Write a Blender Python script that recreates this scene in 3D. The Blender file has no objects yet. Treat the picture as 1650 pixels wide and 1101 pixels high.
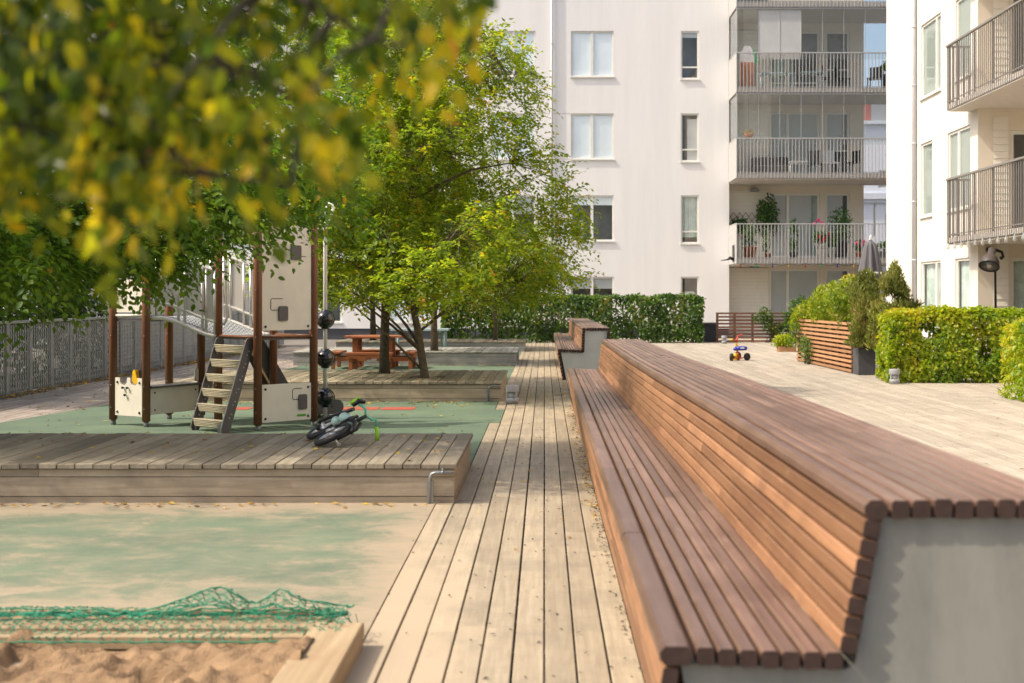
import bpy, math, random
import numpy as np
from mathutils import Vector, Matrix, noise as mnoise

random.seed(7)
RNG = np.random.default_rng(11)
SC = bpy.context.scene
COL = SC.collection
R = math.radians
H = 1.42            # eye height of the photographer
FPX = 2059.0        # focal length in pixels of the 1650 px wide photograph
VX, VY = 877.0, 480.0


def P(px, py, y):
    """a point seen at photo pixel px,py at a distance of y metres"""
    return Vector(((px - VX) / FPX * y, y, H - (py - VY) / FPX * y))


def G(px, py, z=0.0):
    y = (H - z) * FPX / (py - VY)
    return P(px, py, y)


# --------------------------------------------------------------------------- materials
def new_mat(name):
    m = bpy.data.materials.new(name)
    m.use_nodes = True
    nt = m.node_tree
    for n in list(nt.nodes):
        nt.nodes.remove(n)
    out = nt.nodes.new('ShaderNodeOutputMaterial')
    return m, nt, out


def N(nt, kind, **kw):
    n = nt.nodes.new(kind)
    for k, v in kw.items():
        if k in n.inputs.keys():
            n.inputs[k].default_value = v
        else:
            setattr(n, k, v)
    return n


def L(nt, a, ao, b, bi):
    nt.links.new(a.outputs[ao], b.inputs[bi])


def c4(c):
    return (c[0], c[1], c[2], 1.0)


def ramp(nt, stops):
    r = nt.nodes.new('ShaderNodeValToRGB')
    el = r.color_ramp.elements
    el[0].position, el[0].color = stops[0][0], c4(stops[0][1])
    el[1].position, el[1].color = stops[-1][0], c4(stops[-1][1])
    for p, c in stops[1:-1]:
        e = el.new(p)
        e.color = c4(c)
    return r


def plain(name, col, rough=0.6, metal=0.0, var=0.12, scale=6.0, bump=0.0, bscale=60.0, spec=0.5, coat=0.0):
    """a surface with soft mottling of its own colour"""
    m, nt, out = new_mat(name)
    b = N(nt, 'ShaderNodeBsdfPrincipled', Roughness=rough, Metallic=metal)
    b.inputs['Specular IOR Level'].default_value = spec
    b.inputs['Coat Weight'].default_value = coat
    tc = N(nt, 'ShaderNodeTexCoord')
    no = N(nt, 'ShaderNodeTexNoise', Scale=scale, Detail=6.0, Roughness=0.65)
    L(nt, tc, 'Object', no, 'Vector')
    lo = [c * (1 - var) for c in col]
    hi = [min(1, c * (1 + var)) for c in col]
    rp = ramp(nt, [(0.3, lo), (0.7, hi)])
    L(nt, no, 'Fac', rp, 'Fac')
    L(nt, rp, 'Color', b, 'Base Color')
    if bump > 0:
        n2 = N(nt, 'ShaderNodeTexNoise', Scale=bscale, Detail=4.0)
        L(nt, tc, 'Object', n2, 'Vector')
        bp = N(nt, 'ShaderNodeBump', Strength=bump, Distance=0.01)
        L(nt, n2, 'Fac', bp, 'Height')
        L(nt, bp, 'Normal', b, 'Normal')
    L(nt, b, 'BSDF', out, 'Surface')
    return m


def wood(name, dark, light, axis='y', rough=0.6, grain=28.0, vary=0.35, stain=None, stain_amt=0.0, bump=0.25, sand=None, scuff=None):
    """boards: grain along an axis, a tone per board (attribute rnd), weather stains"""
    m, nt, out = new_mat(name)
    b = N(nt, 'ShaderNodeBsdfPrincipled', Roughness=rough)
    b.inputs['Specular IOR Level'].default_value = 0.35
    tc = N(nt, 'ShaderNodeTexCoord')
    at = N(nt, 'ShaderNodeAttribute', attribute_name='rnd')
    mp = N(nt, 'ShaderNodeMapping')
    s = [grain, grain, grain]
    s['xyz'.index(axis)] = grain * 0.045
    mp.inputs['Scale'].default_value = s
    L(nt, tc, 'Object', mp, 'Vector')
    mul = N(nt, 'ShaderNodeVectorMath', operation='SCALE')
    cmb = N(nt, 'ShaderNodeCombineXYZ')
    for k in 'XYZ':
        L(nt, at, 'Fac', cmb, k)
    L(nt, cmb, 'Vector', mul, 0)
    mul.inputs['Scale'].default_value = 53.0
    add = N(nt, 'ShaderNodeVectorMath', operation='ADD')
    L(nt, mp, 'Vector', add, 0)
    L(nt, mul, 'Vector', add, 1)
    n1 = N(nt, 'ShaderNodeTexNoise', Scale=1.0, Detail=7.0, Roughness=0.7, Distortion=0.6)
    L(nt, add, 'Vector', n1, 'Vector')
    rp = ramp(nt, [(0.28, dark), (0.72, light)])
    L(nt, n1, 'Fac', rp, 'Fac')
    mr = N(nt, 'ShaderNodeMapRange')
    mr.inputs['To Min'].default_value = 1 - vary
    mr.inputs['To Max'].default_value = 1 + vary * 0.6
    L(nt, at, 'Fac', mr, 'Value')
    mx = N(nt, 'ShaderNodeMix', data_type='RGBA', blend_type='MULTIPLY')
    mx.inputs['Factor'].default_value = 1.0
    L(nt, rp, 'Color', mx, 'A')
    L(nt, mr, 'Result', mx, 'B')
    last = (mx, 'Result')
    if stain is not None:
        n2 = N(nt, 'ShaderNodeTexNoise', Scale=2.3, Detail=8.0, Roughness=0.72)
        L(nt, tc, 'Object', n2, 'Vector')
        r2 = ramp(nt, [(0.46, (0, 0, 0)), (0.68, (stain_amt,) * 3)])
        L(nt, n2, 'Fac', r2, 'Fac')
        m2 = N(nt, 'ShaderNodeMix', data_type='RGBA')
        L(nt, r2, 'Color', m2, 'Factor')
        L(nt, last[0], last[1], m2, 'A')
        m2.inputs['B'].default_value = c4(stain)
        last = (m2, 'Result')
    if scuff is not None:
        # worn pale spots and scratches
        ms_ = N(nt, 'ShaderNodeMapping')
        ms_.inputs['Scale'].default_value = (14.0, 5.0, 14.0)
        L(nt, tc, 'Object', ms_, 'Vector')
        n5 = N(nt, 'ShaderNodeTexNoise', Scale=1.0, Detail=9.0, Roughness=0.8)
        L(nt, ms_, 'Vector', n5, 'Vector')
        r5 = ramp(nt, [(0.60, (0, 0, 0)), (0.70, (0.6, 0.6, 0.6)), (0.78, (0.9, 0.9, 0.9))])
        L(nt, n5, 'Fac', r5, 'Fac')
        m5 = N(nt, 'ShaderNodeMix', data_type='RGBA')
        L(nt, r5, 'Color', m5, 'Factor')
        L(nt, last[0], last[1], m5, 'A')
        m5.inputs['B'].default_value = c4(scuff)
        last = (m5, 'Result')
    if sand is not None:
        # sand trodden out of the sandpit lies on the boards next to it
        sp = N(nt, 'ShaderNodeSeparateXYZ')
        L(nt, tc, 'Object', sp, 'Vector')
        ns = N(nt, 'ShaderNodeTexNoise', Scale=3.0, Detail=6.0, Roughness=0.7)
        L(nt, tc, 'Object', ns, 'Vector')
        a1 = N(nt, 'ShaderNodeMapRange')
        a1.inputs['From Min'].default_value = -0.15
        a1.inputs['From Max'].default_value = -0.72
        L(nt, sp, 'X', a1, 'Value')
        a2 = N(nt, 'ShaderNodeMapRange')
        a2.inputs['From Min'].default_value = 8.6
        a2.inputs['From Max'].default_value = 4.5
        L(nt, sp, 'Y', a2, 'Value')
        a3 = N(nt, 'ShaderNodeMath', operation='MULTIPLY')
        L(nt, a1, 'Result', a3, 0)
        L(nt, a2, 'Result', a3, 1)
        a4 = N(nt, 'ShaderNodeMath', operation='ADD')
        L(nt, a3, 'Value', a4, 0)
        L(nt, ns, 'Fac', a4, 1)
        r3 = ramp(nt, [(0.62, (0, 0, 0)), (0.95, (0.85, 0.85, 0.85))])
        L(nt, a4, 'Value', r3, 'Fac')
        m3 = N(nt, 'ShaderNodeMix', data_type='RGBA')
        L(nt, r3, 'Color', m3, 'Factor')
        L(nt, last[0], last[1], m3, 'A')
        m3.inputs['B'].default_value = c4(sand)
        last = (m3, 'Result')
    L(nt, last[0], last[1], b, 'Base Color')
    if bump:
        bp = N(nt, 'ShaderNodeBump', Strength=bump, Distance=0.004)
        L(nt, n1, 'Fac', bp, 'Height')
        L(nt, bp, 'Normal', b, 'Normal')
    L(nt, b, 'BSDF', out, 'Surface')
    return m


def leafmat(name, stops, trans=0.45, rough=0.45, tboost=(1.25, 1.3, 0.6)):
    """leaf: gloss on top, light through it; colour of each leaf from attribute rnd"""
    m, nt, out = new_mat(name)
    at = N(nt, 'ShaderNodeAttribute', attribute_name='rnd')
    rp = ramp(nt, stops)
    L(nt, at, 'Fac', rp, 'Fac')
    b = N(nt, 'ShaderNodeBsdfPrincipled', Roughness=rough)
    b.inputs['Specular IOR Level'].default_value = 0.4
    L(nt, rp, 'Color', b, 'Base Color')
    tr = N(nt, 'ShaderNodeBsdfTranslucent')
    mm = N(nt, 'ShaderNodeMix', data_type='RGBA', blend_type='MULTIPLY', clamp_result=False)
    mm.inputs['Factor'].default_value = 1.0
    L(nt, rp, 'Color', mm, 'A')
    mm.inputs['B'].default_value = c4([t * 1.6 for t in tboost])
    L(nt, mm, 'Result', tr, 'Color')
    mix = N(nt, 'ShaderNodeMixShader', Fac=trans)
    L(nt, b, 'BSDF', mix, 1)
    L(nt, tr, 'BSDF', mix, 2)
    L(nt, mix, 'Shader', out, 'Surface')
    return m


def glassmat(name, tint=(0.9, 0.95, 0.95), ior=1.7, rough=0.0, haze=0.0):
    m, nt, out = new_mat(name)
    t = N(nt, 'ShaderNodeBsdfTransparent', Color=c4(tint))
    g = N(nt, 'ShaderNodeBsdfGlossy', Roughness=rough)
    g.inputs['Color'].default_value = (0.95, 0.97, 1, 1)
    # Schlick reflectance, the same from both sides of the pane
    lw = N(nt, 'ShaderNodeLayerWeight', Blend=0.5)
    pw = N(nt, 'ShaderNodeMath', operation='POWER')
    L(nt, lw, 'Facing', pw, 0)
    pw.inputs[1].default_value = 5.0
    f0 = ((ior - 1) / (ior + 1)) ** 2
    f = N(nt, 'ShaderNodeMath', operation='MULTIPLY_ADD')
    L(nt, pw, 'Value', f, 0)
    f.inputs[1].default_value = 1 - f0
    f.inputs[2].default_value = f0
    mix = N(nt, 'ShaderNodeMixShader')
    L(nt, f, 'Value', mix, 'Fac')
    L(nt, t, 'BSDF', mix, 1)
    L(nt, g, 'BSDF', mix, 2)
    last = mix
    if haze:
        d = N(nt, 'ShaderNodeBsdfDiffuse')
        d.inputs['Color'].default_value = (0.55, 0.6, 0.62, 1)
        m2 = N(nt, 'ShaderNodeMixShader', Fac=haze)
        L(nt, mix, 'Shader', m2, 1)
        L(nt, d, 'BSDF', m2, 2)
        last = m2
    L(nt, last, 'Shader', out, 'Surface')
    return m


def rubbermat():
    """green rubber tiles with sand trodden over them near the sandpit"""
    m, nt, out = new_mat('rubber_green')
    b = N(nt, 'ShaderNodeBsdfPrincipled', Roughness=0.9)
    tc = N(nt, 'ShaderNodeTexCoord')
    n0 = N(nt, 'ShaderNodeTexNoise', Scale=220.0, Detail=2.0)
    L(nt, tc, 'Object', n0, 'Vector')
    r0 = ramp(nt, [(0.35, (0.082, 0.130, 0.085)), (0.65, (0.130, 0.184, 0.124))])
    L(nt, n0, 'Fac', r0, 'Fac')
    nb = N(nt, 'ShaderNodeTexNoise', Scale=1.1, Detail=6.0, Roughness=0.65)
    L(nt, tc, 'Object', nb, 'Vector')
    rb = ramp(nt, [(0.35, (0.85, 0.85, 0.85)), (0.7, (1.25, 1.2, 1.12))])
    L(nt, nb, 'Fac', rb, 'Fac')
    m0 = N(nt, 'ShaderNodeMix', data_type='RGBA', blend_type='MULTIPLY')
    m0.inputs['Factor'].default_value = 1.0
    L(nt, r0, 'Color', m0, 'A')
    L(nt, rb, 'Color', m0, 'B')
    sp = N(nt, 'ShaderNodeSeparateXYZ')
    L(nt, tc, 'Object', sp, 'Vector')
    mp = N(nt, 'ShaderNodeMapping')
    mp.inputs['Scale'].default_value = (1.0, 1.5, 1)
    mp.inputs['Rotation'].default_value = (0, 0, 0.12)
    L(nt, tc, 'Object', mp, 'Vector')
    ns = N(nt, 'ShaderNodeTexNoise', Scale=2.1, Detail=13.0, Roughness=0.76, Distortion=0.35)
    L(nt, mp, 'Vector', ns, 'Vector')

    def rng(sock, a, bb):
        q = N(nt, 'ShaderNodeMapRange')
        q.inputs['From Min'].default_value = a
        q.inputs['From Max'].default_value = bb
        L(nt, sp, sock, q, 'Value')
        return q
    near = rng('Y', 6.6, 5.2)          # towards the sandpit
    edge = rng('X', -1.15, -0.7)       # along the boardwalk
    wall = rng('Y', 8.15, 8.8)         # drift in front of the platform
    gate = rng('Y', 9.2, 8.9)
    e2 = N(nt, 'ShaderNodeMath', operation='MAXIMUM')
    L(nt, edge, 'Result', e2, 0)
    L(nt, wall, 'Result', e2, 1)
    e3 = N(nt, 'ShaderNodeMath', operation='MAXIMUM')
    L(nt, e2, 'Value', e3, 0)
    L(nt, near, 'Result', e3, 1)
    sc = N(nt, 'ShaderNodeMath', operation='MULTIPLY_ADD')
    L(nt, e3, 'Value', sc, 0)
    sc.inputs[1].default_value = 0.28
    L(nt, ns, 'Fac', sc, 2)
    g2 = N(nt, 'ShaderNodeMath', operation='MULTIPLY')
    gr = N(nt, 'ShaderNodeMath', operation='MULTIPLY_ADD')
    L(nt, n0, 'Fac', gr, 0)
    gr.inputs[1].default_value = 0.22
    L(nt, sc, 'Value', gr, 2)
    sc = N(nt, 'ShaderNodeMath', operation='SUBTRACT')
    L(nt, gr, 'Value', sc, 0)
    sc.inputs[1].default_value = 0.11
    rs = ramp(nt, [(0.43, (0.06, 0.06, 0.06)), (0.54, (0.28, 0.28, 0.28)), (0.64, (0.75, 0.75, 0.75)), (0.80, (1, 1, 1))])
    L(nt, sc, 'Value', rs, 'Fac')
    L(nt, rs, 'Color', g2, 0)
    L(nt, gate, 'Result', g2, 1)
    mx = N(nt, 'ShaderNodeMix', data_type='RGBA')
    L(nt, g2, 'Value', mx, 'Factor')
    L(nt, m0, 'Result', mx, 'A')
    mx.inputs['B'].default_value = (0.345, 0.27, 0.185, 1)
    L(nt, mx, 'Result', b, 'Base Color')
    bp = N(nt, 'ShaderNodeBump', Strength=0.4, Distance=0.004)
    L(nt, n0, 'Fac', bp, 'Height')
    L(nt, bp, 'Normal', b, 'Normal')
    L(nt, b, 'BSDF', out, 'Surface')
    return m


def plaster(name, col, dk=0.92, sc=(0.9, 0.9, 0.16)):
    m, nt, out = new_mat(name)
    b = N(nt, 'ShaderNodeBsdfPrincipled', Roughness=0.85)
    tc = N(nt, 'ShaderNodeTexCoord')
    mp = N(nt, 'ShaderNodeMapping')
    mp.inputs['Scale'].default_value = sc
    L(nt, tc, 'Object', mp, 'Vector')
    n1 = N(nt, 'ShaderNodeTexNoise', Scale=1.2, Detail=9.0, Roughness=0.7)
    L(nt, mp, 'Vector', n1, 'Vector')
    rp = ramp(nt, [(0.3, [c * dk for c in col]), (0.62, col)])
    L(nt, n1, 'Fac', rp, 'Fac')
    L(nt, rp, 'Color', b, 'Base Color')
    n2 = N(nt, 'ShaderNodeTexNoise', Scale=90.0, Detail=3.0)
    L(nt, tc, 'Object', n2, 'Vector')
    bp = N(nt, 'ShaderNodeBump', Strength=0.05, Distance=0.003)
    L(nt, n2, 'Fac', bp, 'Height')
    L(nt, bp, 'Normal', b, 'Normal')
    L(nt, b, 'BSDF', out, 'Surface')
    return m


M = {}
M['deck'] = wood('deck_wood', (0.285, 0.23, 0.155), (0.445, 0.37, 0.26), 'y', 0.75, 30, 0.20, (0.20, 0.17, 0.13), 0.55, sand=(0.43, 0.345, 0.235))
M['terrace'] = wood('terrace_wood', (0.31, 0.27, 0.21), (0.44, 0.39, 0.315), 'y', 0.75, 30, 0.15, (0.22, 0.19, 0.15), 0.5)
M['sidedeck'] = wood('side_deck_wood', (0.27, 0.22, 0.18), (0.42, 0.36, 0.31), 'y', 0.75, 30, 0.28, (0.16, 0.13, 0.11), 0.5)
M['joist'] = plain('joist_wood', (0.26, 0.21, 0.15), 0.85)
M['plat'] = wood('platform_wood', (0.215, 0.175, 0.12), (0.405, 0.35, 0.26), 'y', 0.8, 34, 0.42, (0.13, 0.11, 0.075), 0.5)
M['platside'] = wood('platform_side_wood', (0.27, 0.215, 0.145), (0.45, 0.375, 0.27), 'x', 0.8, 26, 0.25, (0.18, 0.14, 0.095), 0.5)
M['platgrey'] = wood('grey_platform_wood', (0.24, 0.235, 0.22), (0.42, 0.41, 0.385), 'x', 0.8, 26, 0.22, (0.15, 0.15, 0.14), 0.5)
M['platgreytop'] = wood('grey_platform_top_wood', (0.26, 0.25, 0.22), (0.44, 0.42, 0.37), 'y', 0.8, 30, 0.3, (0.15, 0.15, 0.13), 0.5)
M['bench'] = wood('bench_wood', (0.122, 0.068, 0.047), (0.245, 0.152, 0.114), 'y', 0.36, 24, 0.38, (0.085, 0.042, 0.029), 0.5, scuff=(0.38, 0.28, 0.20))
M['benchback'] = wood('bench_back_wood', (0.205, 0.098, 0.048), (0.355, 0.188, 0.098), 'y', 0.46, 24, 0.45, (0.14, 0.068, 0.040), 0.6, scuff=(0.46, 0.30, 0.18))
M['endgrain_shaded'] = plain('end_grain', (0.062, 0.034, 0.024), 0.8, var=0.3, scale=30)  # dark end grain, deepened further by the shade of the end face
M['concrete'] = plaster('shaded_concrete', (0.285, 0.275, 0.23), 0.72, (5.0, 5.0, 1.2))  # near bench: same concrete, its backlit shade put into the colour
M['concrete_pale'] = plain('pale_concrete', (0.46, 0.48, 0.46), 0.7, var=0.1, scale=3, bump=0.1)
M['ground'] = plain('paving', (0.16, 0.145, 0.125), 0.9, var=0.25, scale=1.5, bump=0.2)
M['rubber'] = rubbermat()
M['red'] = plain('red_rubber', (0.36, 0.07, 0.045), 0.9, var=0.2, scale=40)
M['sand'] = plain('sand', (0.265, 0.168, 0.088), 0.95, var=0.28, scale=11, bump=1.0, bscale=120)
M['dust'] = plain('sand_dust', (0.44, 0.335, 0.22), 0.95, var=0.2, scale=30, bump=0.5)
M['newwood'] = wood('pale_timber', (0.30, 0.215, 0.12), (0.46, 0.35, 0.215), 'y', 0.75, 22, 0.15, (0.33, 0.22, 0.125), 0.8)
M['newwoodx'] = wood('pale_timber_cross', (0.28, 0.205, 0.115), (0.45, 0.34, 0.205), 'x', 0.75, 22, 0.15, (0.31, 0.21, 0.12), 0.7)
M['net'] = plain('green_net', (0.015, 0.22, 0.115), 0.6, var=0.3, scale=30)
M['wall'] = plaster('white_render', (0.82, 0.80, 0.775), 0.90, (1.1, 1.1, 0.10))
M['wallwarm'] = plaster('cream_render', (0.70, 0.655, 0.58))
M['beige'] = plain('beige_panel', (0.74, 0.66, 0.54), 0.8, var=0.04, scale=2)
M['siding'] = plain('cream_siding', (0.78, 0.74, 0.64), 0.6, var=0.05, scale=3)
M['plinth'] = plain('dark_plinth', (0.06, 0.062, 0.07), 0.8)
M['frame'] = plain('window_frame_white', (0.74, 0.72, 0.66), 0.4, var=0.04)
M['sill'] = plain('sill_metal', (0.72, 0.71, 0.68), 0.4, var=0.05)
M['glass'] = glassmat('window_glass', (0.95, 0.985, 0.99), 1.8)
M['balglass'] = glassmat('balcony_glass', (0.86, 0.90, 0.90), 1.5, 0.0, 0.10)
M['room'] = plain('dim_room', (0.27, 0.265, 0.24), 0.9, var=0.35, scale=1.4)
M['blind'] = plain('roller_blind', (0.88, 0.91, 0.93), 0.8, var=0.05, scale=1.5)
M['blind_grey'] = plain('grey_blind', (0.50, 0.50, 0.48), 0.8, var=0.06, scale=1.5)
M['blind_green'] = plain('grey_green_blind', (0.30, 0.33, 0.285), 0.8, var=0.08, scale=1.5)
M['curtain'] = plain('pale_curtain', (0.50, 0.58, 0.52), 0.85, var=0.22, scale=4)
M['railgrey'] = plain('rail_grey', (0.43, 0.425, 0.41), 0.45, var=0.05, metal=0.0)
M['raildark'] = plain('rail_dark', (0.20, 0.185, 0.17), 0.45, var=0.05)
M['slab'] = plain('balcony_slab', (0.60, 0.55, 0.49), 0.8, var=0.06)
M['pipegrey'] = plain('downpipe_grey', (0.50, 0.50, 0.52), 0.4, var=0.06)
M['galv'] = plain('galvanised_steel', (0.24, 0.25, 0.245), 0.42, metal=0.6, var=0.15, scale=14)
M['steel'] = plain('brushed_steel', (0.62, 0.61, 0.58), 0.35, metal=0.75, var=0.08, scale=10)
M['pole'] = plain('powder_coated_pole', (0.66, 0.64, 0.58), 0.35, var=0.06)
M['post'] = wood('playground_post', (0.135, 0.052, 0.026), (0.25, 0.105, 0.05), 'z', 0.45, 26, 0.15, (0.08, 0.035, 0.02), 0.4)
M['panel'] = plain('cream_laminate', (0.71, 0.665, 0.565), 0.45, var=0.06, scale=5)
M['hpl'] = plain('dark_grey_laminate', (0.085, 0.08, 0.078), 0.5, var=0.12, scale=8)
M['tread'] = wood('ladder_tread', (0.26, 0.225, 0.14), (0.44, 0.40, 0.29), 'x', 0.55, 30, 0.1)
M['grate'] = plain('deck_grating', (0.42, 0.44, 0.46), 0.45, metal=0.3, var=0.2, scale=30)
M['perf'] = plain('perforated_sheet', (0.66, 0.63, 0.57), 0.5, var=0.06, scale=4)
M['perfhole'] = plain('perforation_backing', (0.22, 0.21, 0.19), 0.7)
M['black'] = plain('black_plastic', (0.012, 0.012, 0.013), 0.3, var=0.2)
M['blackgloss'] = plain('black_gloss', (0.010, 0.010, 0.012), 0.12, var=0.2, coat=0.5)
M['tyre'] = plain('tyre_rubber', (0.016, 0.016, 0.017), 0.6, var=0.3, scale=20, bump=0.3, bscale=90)
M['yellow'] = plain('yellow_plastic', (0.75, 0.42, 0.01), 0.4, var=0.06)
M['greenlabel'] = plain('green_label', (0.10, 0.36, 0.05), 0.5)
M['orangeply'] = plain('birch_ply', (0.40, 0.24, 0.10), 0.55, var=0.2, scale=9)
M['redwood'] = wood('red_stained_wood', (0.22, 0.062, 0.022), (0.38, 0.13, 0.05), 'x', 0.45, 24, 0.2)
M['fence'] = plain('fence_metal', (0.34, 0.345, 0.355), 0.5, metal=0.3, var=0.15, scale=8)
M['fencemesh'] = plain('fence_mesh_wire', (0.30, 0.30, 0.31), 0.5, metal=0.3, var=0.1)
M['fencetop'] = plain('fence_rail', (0.36, 0.37, 0.35), 0.5, metal=0.3, var=0.12)
M['lampgrey'] = plain('bollard_grey', (0.30, 0.305, 0.31), 0.45, var=0.06)
M['lamplens'] = plain('bollard_lens', (0.36, 0.38, 0.39), 0.3, var=0.05)
M['planter'] = plain('planter_fibre', (0.065, 0.066, 0.072), 0.7, var=0.15, scale=5)
M['planterl'] = plain('planter_fibre_taupe', (0.16, 0.14, 0.125), 0.7, var=0.12, scale=5)
M['slat'] = wood('slat_wood', (0.34, 0.165, 0.075), (0.50, 0.28, 0.145), 'y', 0.6, 24, 0.25)
M['slatdark'] = wood('dark_slat_wood', (0.12, 0.052, 0.03), (0.21, 0.10, 0.06), 'x', 0.6, 24, 0.25)
M['soil'] = plain('soil', (0.05, 0.035, 0.022), 0.95, var=0.3, scale=30, bump=0.5)
M['bark'] = plain('bark', (0.115, 0.088, 0.058), 0.9, var=0.4, scale=16, bump=0.8, bscale=45)
M['barkdark'] = plain('bark_dark', (0.06, 0.052, 0.035), 0.9, var=0.4, scale=16, bump=0.8, bscale=45)
M['umbrella'] = plain('umbrella_cloth', (0.115, 0.112, 0.12), 0.85, var=0.08, scale=5)
M['white'] = plain('white_paint', (0.75, 0.74, 0.72), 0.4, var=0.05)
M['terracotta'] = plain('terracotta', (0.42, 0.145, 0.06), 0.8, var=0.12)
M['mint'] = plain('mint_paint', (0.14, 0.50, 0.32), 0.3, var=0.05, coat=0.4)
M['palemint'] = plain('pale_mint_plastic', (0.48, 0.66, 0.58), 0.35, var=0.1)
M['lime'] = plain('lime_rubber', (0.30, 0.60, 0.015), 0.5, var=0.06)
M['blue'] = plain('blue_plastic', (0.015, 0.03, 0.30), 0.35, var=0.06)
M['redpl'] = plain('red_plastic', (0.55, 0.055, 0.02), 0.35, var=0.06)
M['pink'] = plain('pink_petal', (0.75, 0.05, 0.22), 0.5, var=0.1)
M['redpetal'] = plain('red_petal', (0.72, 0.035, 0.015), 0.5, var=0.1)
M['lampshade'] = plain('taupe_metal', (0.065, 0.05, 0.042), 0.5, var=0.08)
M['lampin'] = plain('reflector', (0.50, 0.46, 0.42), 0.3, metal=0.5, var=0.2, scale=18)
M['bulb'] = glassmat('bulb_glass', (0.93, 0.9, 0.82), 1.6, 0.0, 0.35)
M['clothw'] = plain('pale_cloth', (0.66, 0.60, 0.62), 0.9, var=0.1)
M['clotho'] = plain('orange_cloth', (0.55, 0.26, 0.16), 0.9, var=0.2, scale=9)
M['clothg'] = plain('green_cloth', (0.05, 0.45, 0.16), 0.9, var=0.1)
M['clothb'] = plain('navy_cloth', (0.035, 0.05, 0.13), 0.9, var=0.1)
M['bluetable'] = plain('pale_blue_table', (0.42, 0.53, 0.56), 0.5, var=0.05)
M['greytable'] = plain('grey_green_table', (0.33, 0.42, 0.43), 0.5, var=0.06)
M['brick'] = plain('red_cladding', (0.34, 0.10, 0.075), 0.8, var=0.1)
M['bluewall'] = plain('pale_blue_render', (0.66, 0.69, 0.74), 0.85, var=0.04)

GREEN_A = [(0.0, (0.062, 0.115, 0.014)), (0.35, (0.125, 0.190, 0.018)), (0.7, (0.215, 0.270, 0.022)), (0.90, (0.30, 0.29, 0.02)), (0.965, (0.34, 0.26, 0.02)), (1.0, (0.40, 0.17, 0.02))]
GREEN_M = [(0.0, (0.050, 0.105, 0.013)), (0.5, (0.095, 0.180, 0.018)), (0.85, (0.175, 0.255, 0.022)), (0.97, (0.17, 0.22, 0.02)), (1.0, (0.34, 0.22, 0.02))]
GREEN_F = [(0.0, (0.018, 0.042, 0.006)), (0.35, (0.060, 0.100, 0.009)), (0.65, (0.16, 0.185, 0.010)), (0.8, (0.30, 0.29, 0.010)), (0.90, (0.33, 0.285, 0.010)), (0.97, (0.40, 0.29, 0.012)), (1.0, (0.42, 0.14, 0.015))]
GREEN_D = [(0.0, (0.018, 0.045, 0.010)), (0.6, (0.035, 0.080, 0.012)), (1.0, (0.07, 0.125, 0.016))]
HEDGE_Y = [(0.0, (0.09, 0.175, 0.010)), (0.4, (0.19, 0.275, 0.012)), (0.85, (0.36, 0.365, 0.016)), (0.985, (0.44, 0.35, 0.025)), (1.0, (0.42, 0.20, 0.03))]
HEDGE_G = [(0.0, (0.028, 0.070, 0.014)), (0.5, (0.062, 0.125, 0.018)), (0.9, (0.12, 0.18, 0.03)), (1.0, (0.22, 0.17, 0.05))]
THUJA = [(0.0, (0.085, 0.105, 0.022)), (0.5, (0.165, 0.185, 0.032)), (0.85, (0.26, 0.255, 0.05)), (1.0, (0.33, 0.23, 0.09))]
SHRUB = [(0.0, (0.07, 0.125, 0.012)), (0.5, (0.17, 0.235, 0.016)), (0.9, (0.30, 0.31, 0.02)), (1.0, (0.40, 0.33, 0.03))]
M['leafA'] = leafmat('leaf_hornbeam', GREEN_A, 0.55, 0.42, (1.5, 1.5, .6))
M['leafM'] = leafmat('leaf_deep_green', GREEN_M)  # deeper green leaf colours
M['leafF'] = leafmat('leaf_autumn_sunlit', GREEN_F, 0.55, 0.4, (1.3, 1.35, .6))
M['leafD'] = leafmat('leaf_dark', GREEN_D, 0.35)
M['hedgeY'] = leafmat('leaf_hedge_yellow', HEDGE_Y, 0.45)
M['hedgeG'] = leafmat('leaf_hedge_green', HEDGE_G, 0.35)
M['thuja'] = leafmat('leaf_thuja', THUJA, 0.25, 0.7)
M['shrub'] = leafmat('leaf_shrub', SHRUB, 0.45)
M['potleaf'] = leafmat('leaf_pot', [(0.0, (0.02, 0.07, 0.012)), (0.6, (0.05, 0.13, 0.02)), (1.0, (0.12, 0.2, 0.03))], 0.35)
M['litter'] = leafmat('leaf_litter', [(0.0, (0.16, 0.075, 0.03)), (0.5, (0.30, 0.16, 0.04)), (0.8, (0.52, 0.34, 0.04)), (1.0, (0.60, 0.42, 0.05))], 0.15, 0.7)
M['debris'] = plain('dark_debris', (0.045, 0.038, 0.025), 0.9, var=0.3)

# --------------------------------------------------------------------------- object helpers
OFF = {}


def setp(o, label=None, cat=None, group=None, kind=None):
    if label:
        o['label'] = label
    if cat:
        o['category'] = cat
    if group:
        o['group'] = group
    if kind:
        o['kind'] = kind
    return o


def thing(name, label, cat, loc=(0, 0, 0), group=None):
    o = bpy.data.objects.new(name, None)
    o.empty_display_size = 0.1
    o.location = loc
    COL.objects.link(o)
    OFF[o.name] = Vector(loc)
    return setp(o, label, cat, group)


def copy_tree(o, parent=None):
    c = o.copy()
    COL.objects.link(c)
    OFF[c.name] = OFF.get(o.name, Vector())
    if parent is not None:
        c.parent = parent
    for ch in list(o.children):
        copy_tree(ch, c)
    return c


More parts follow.
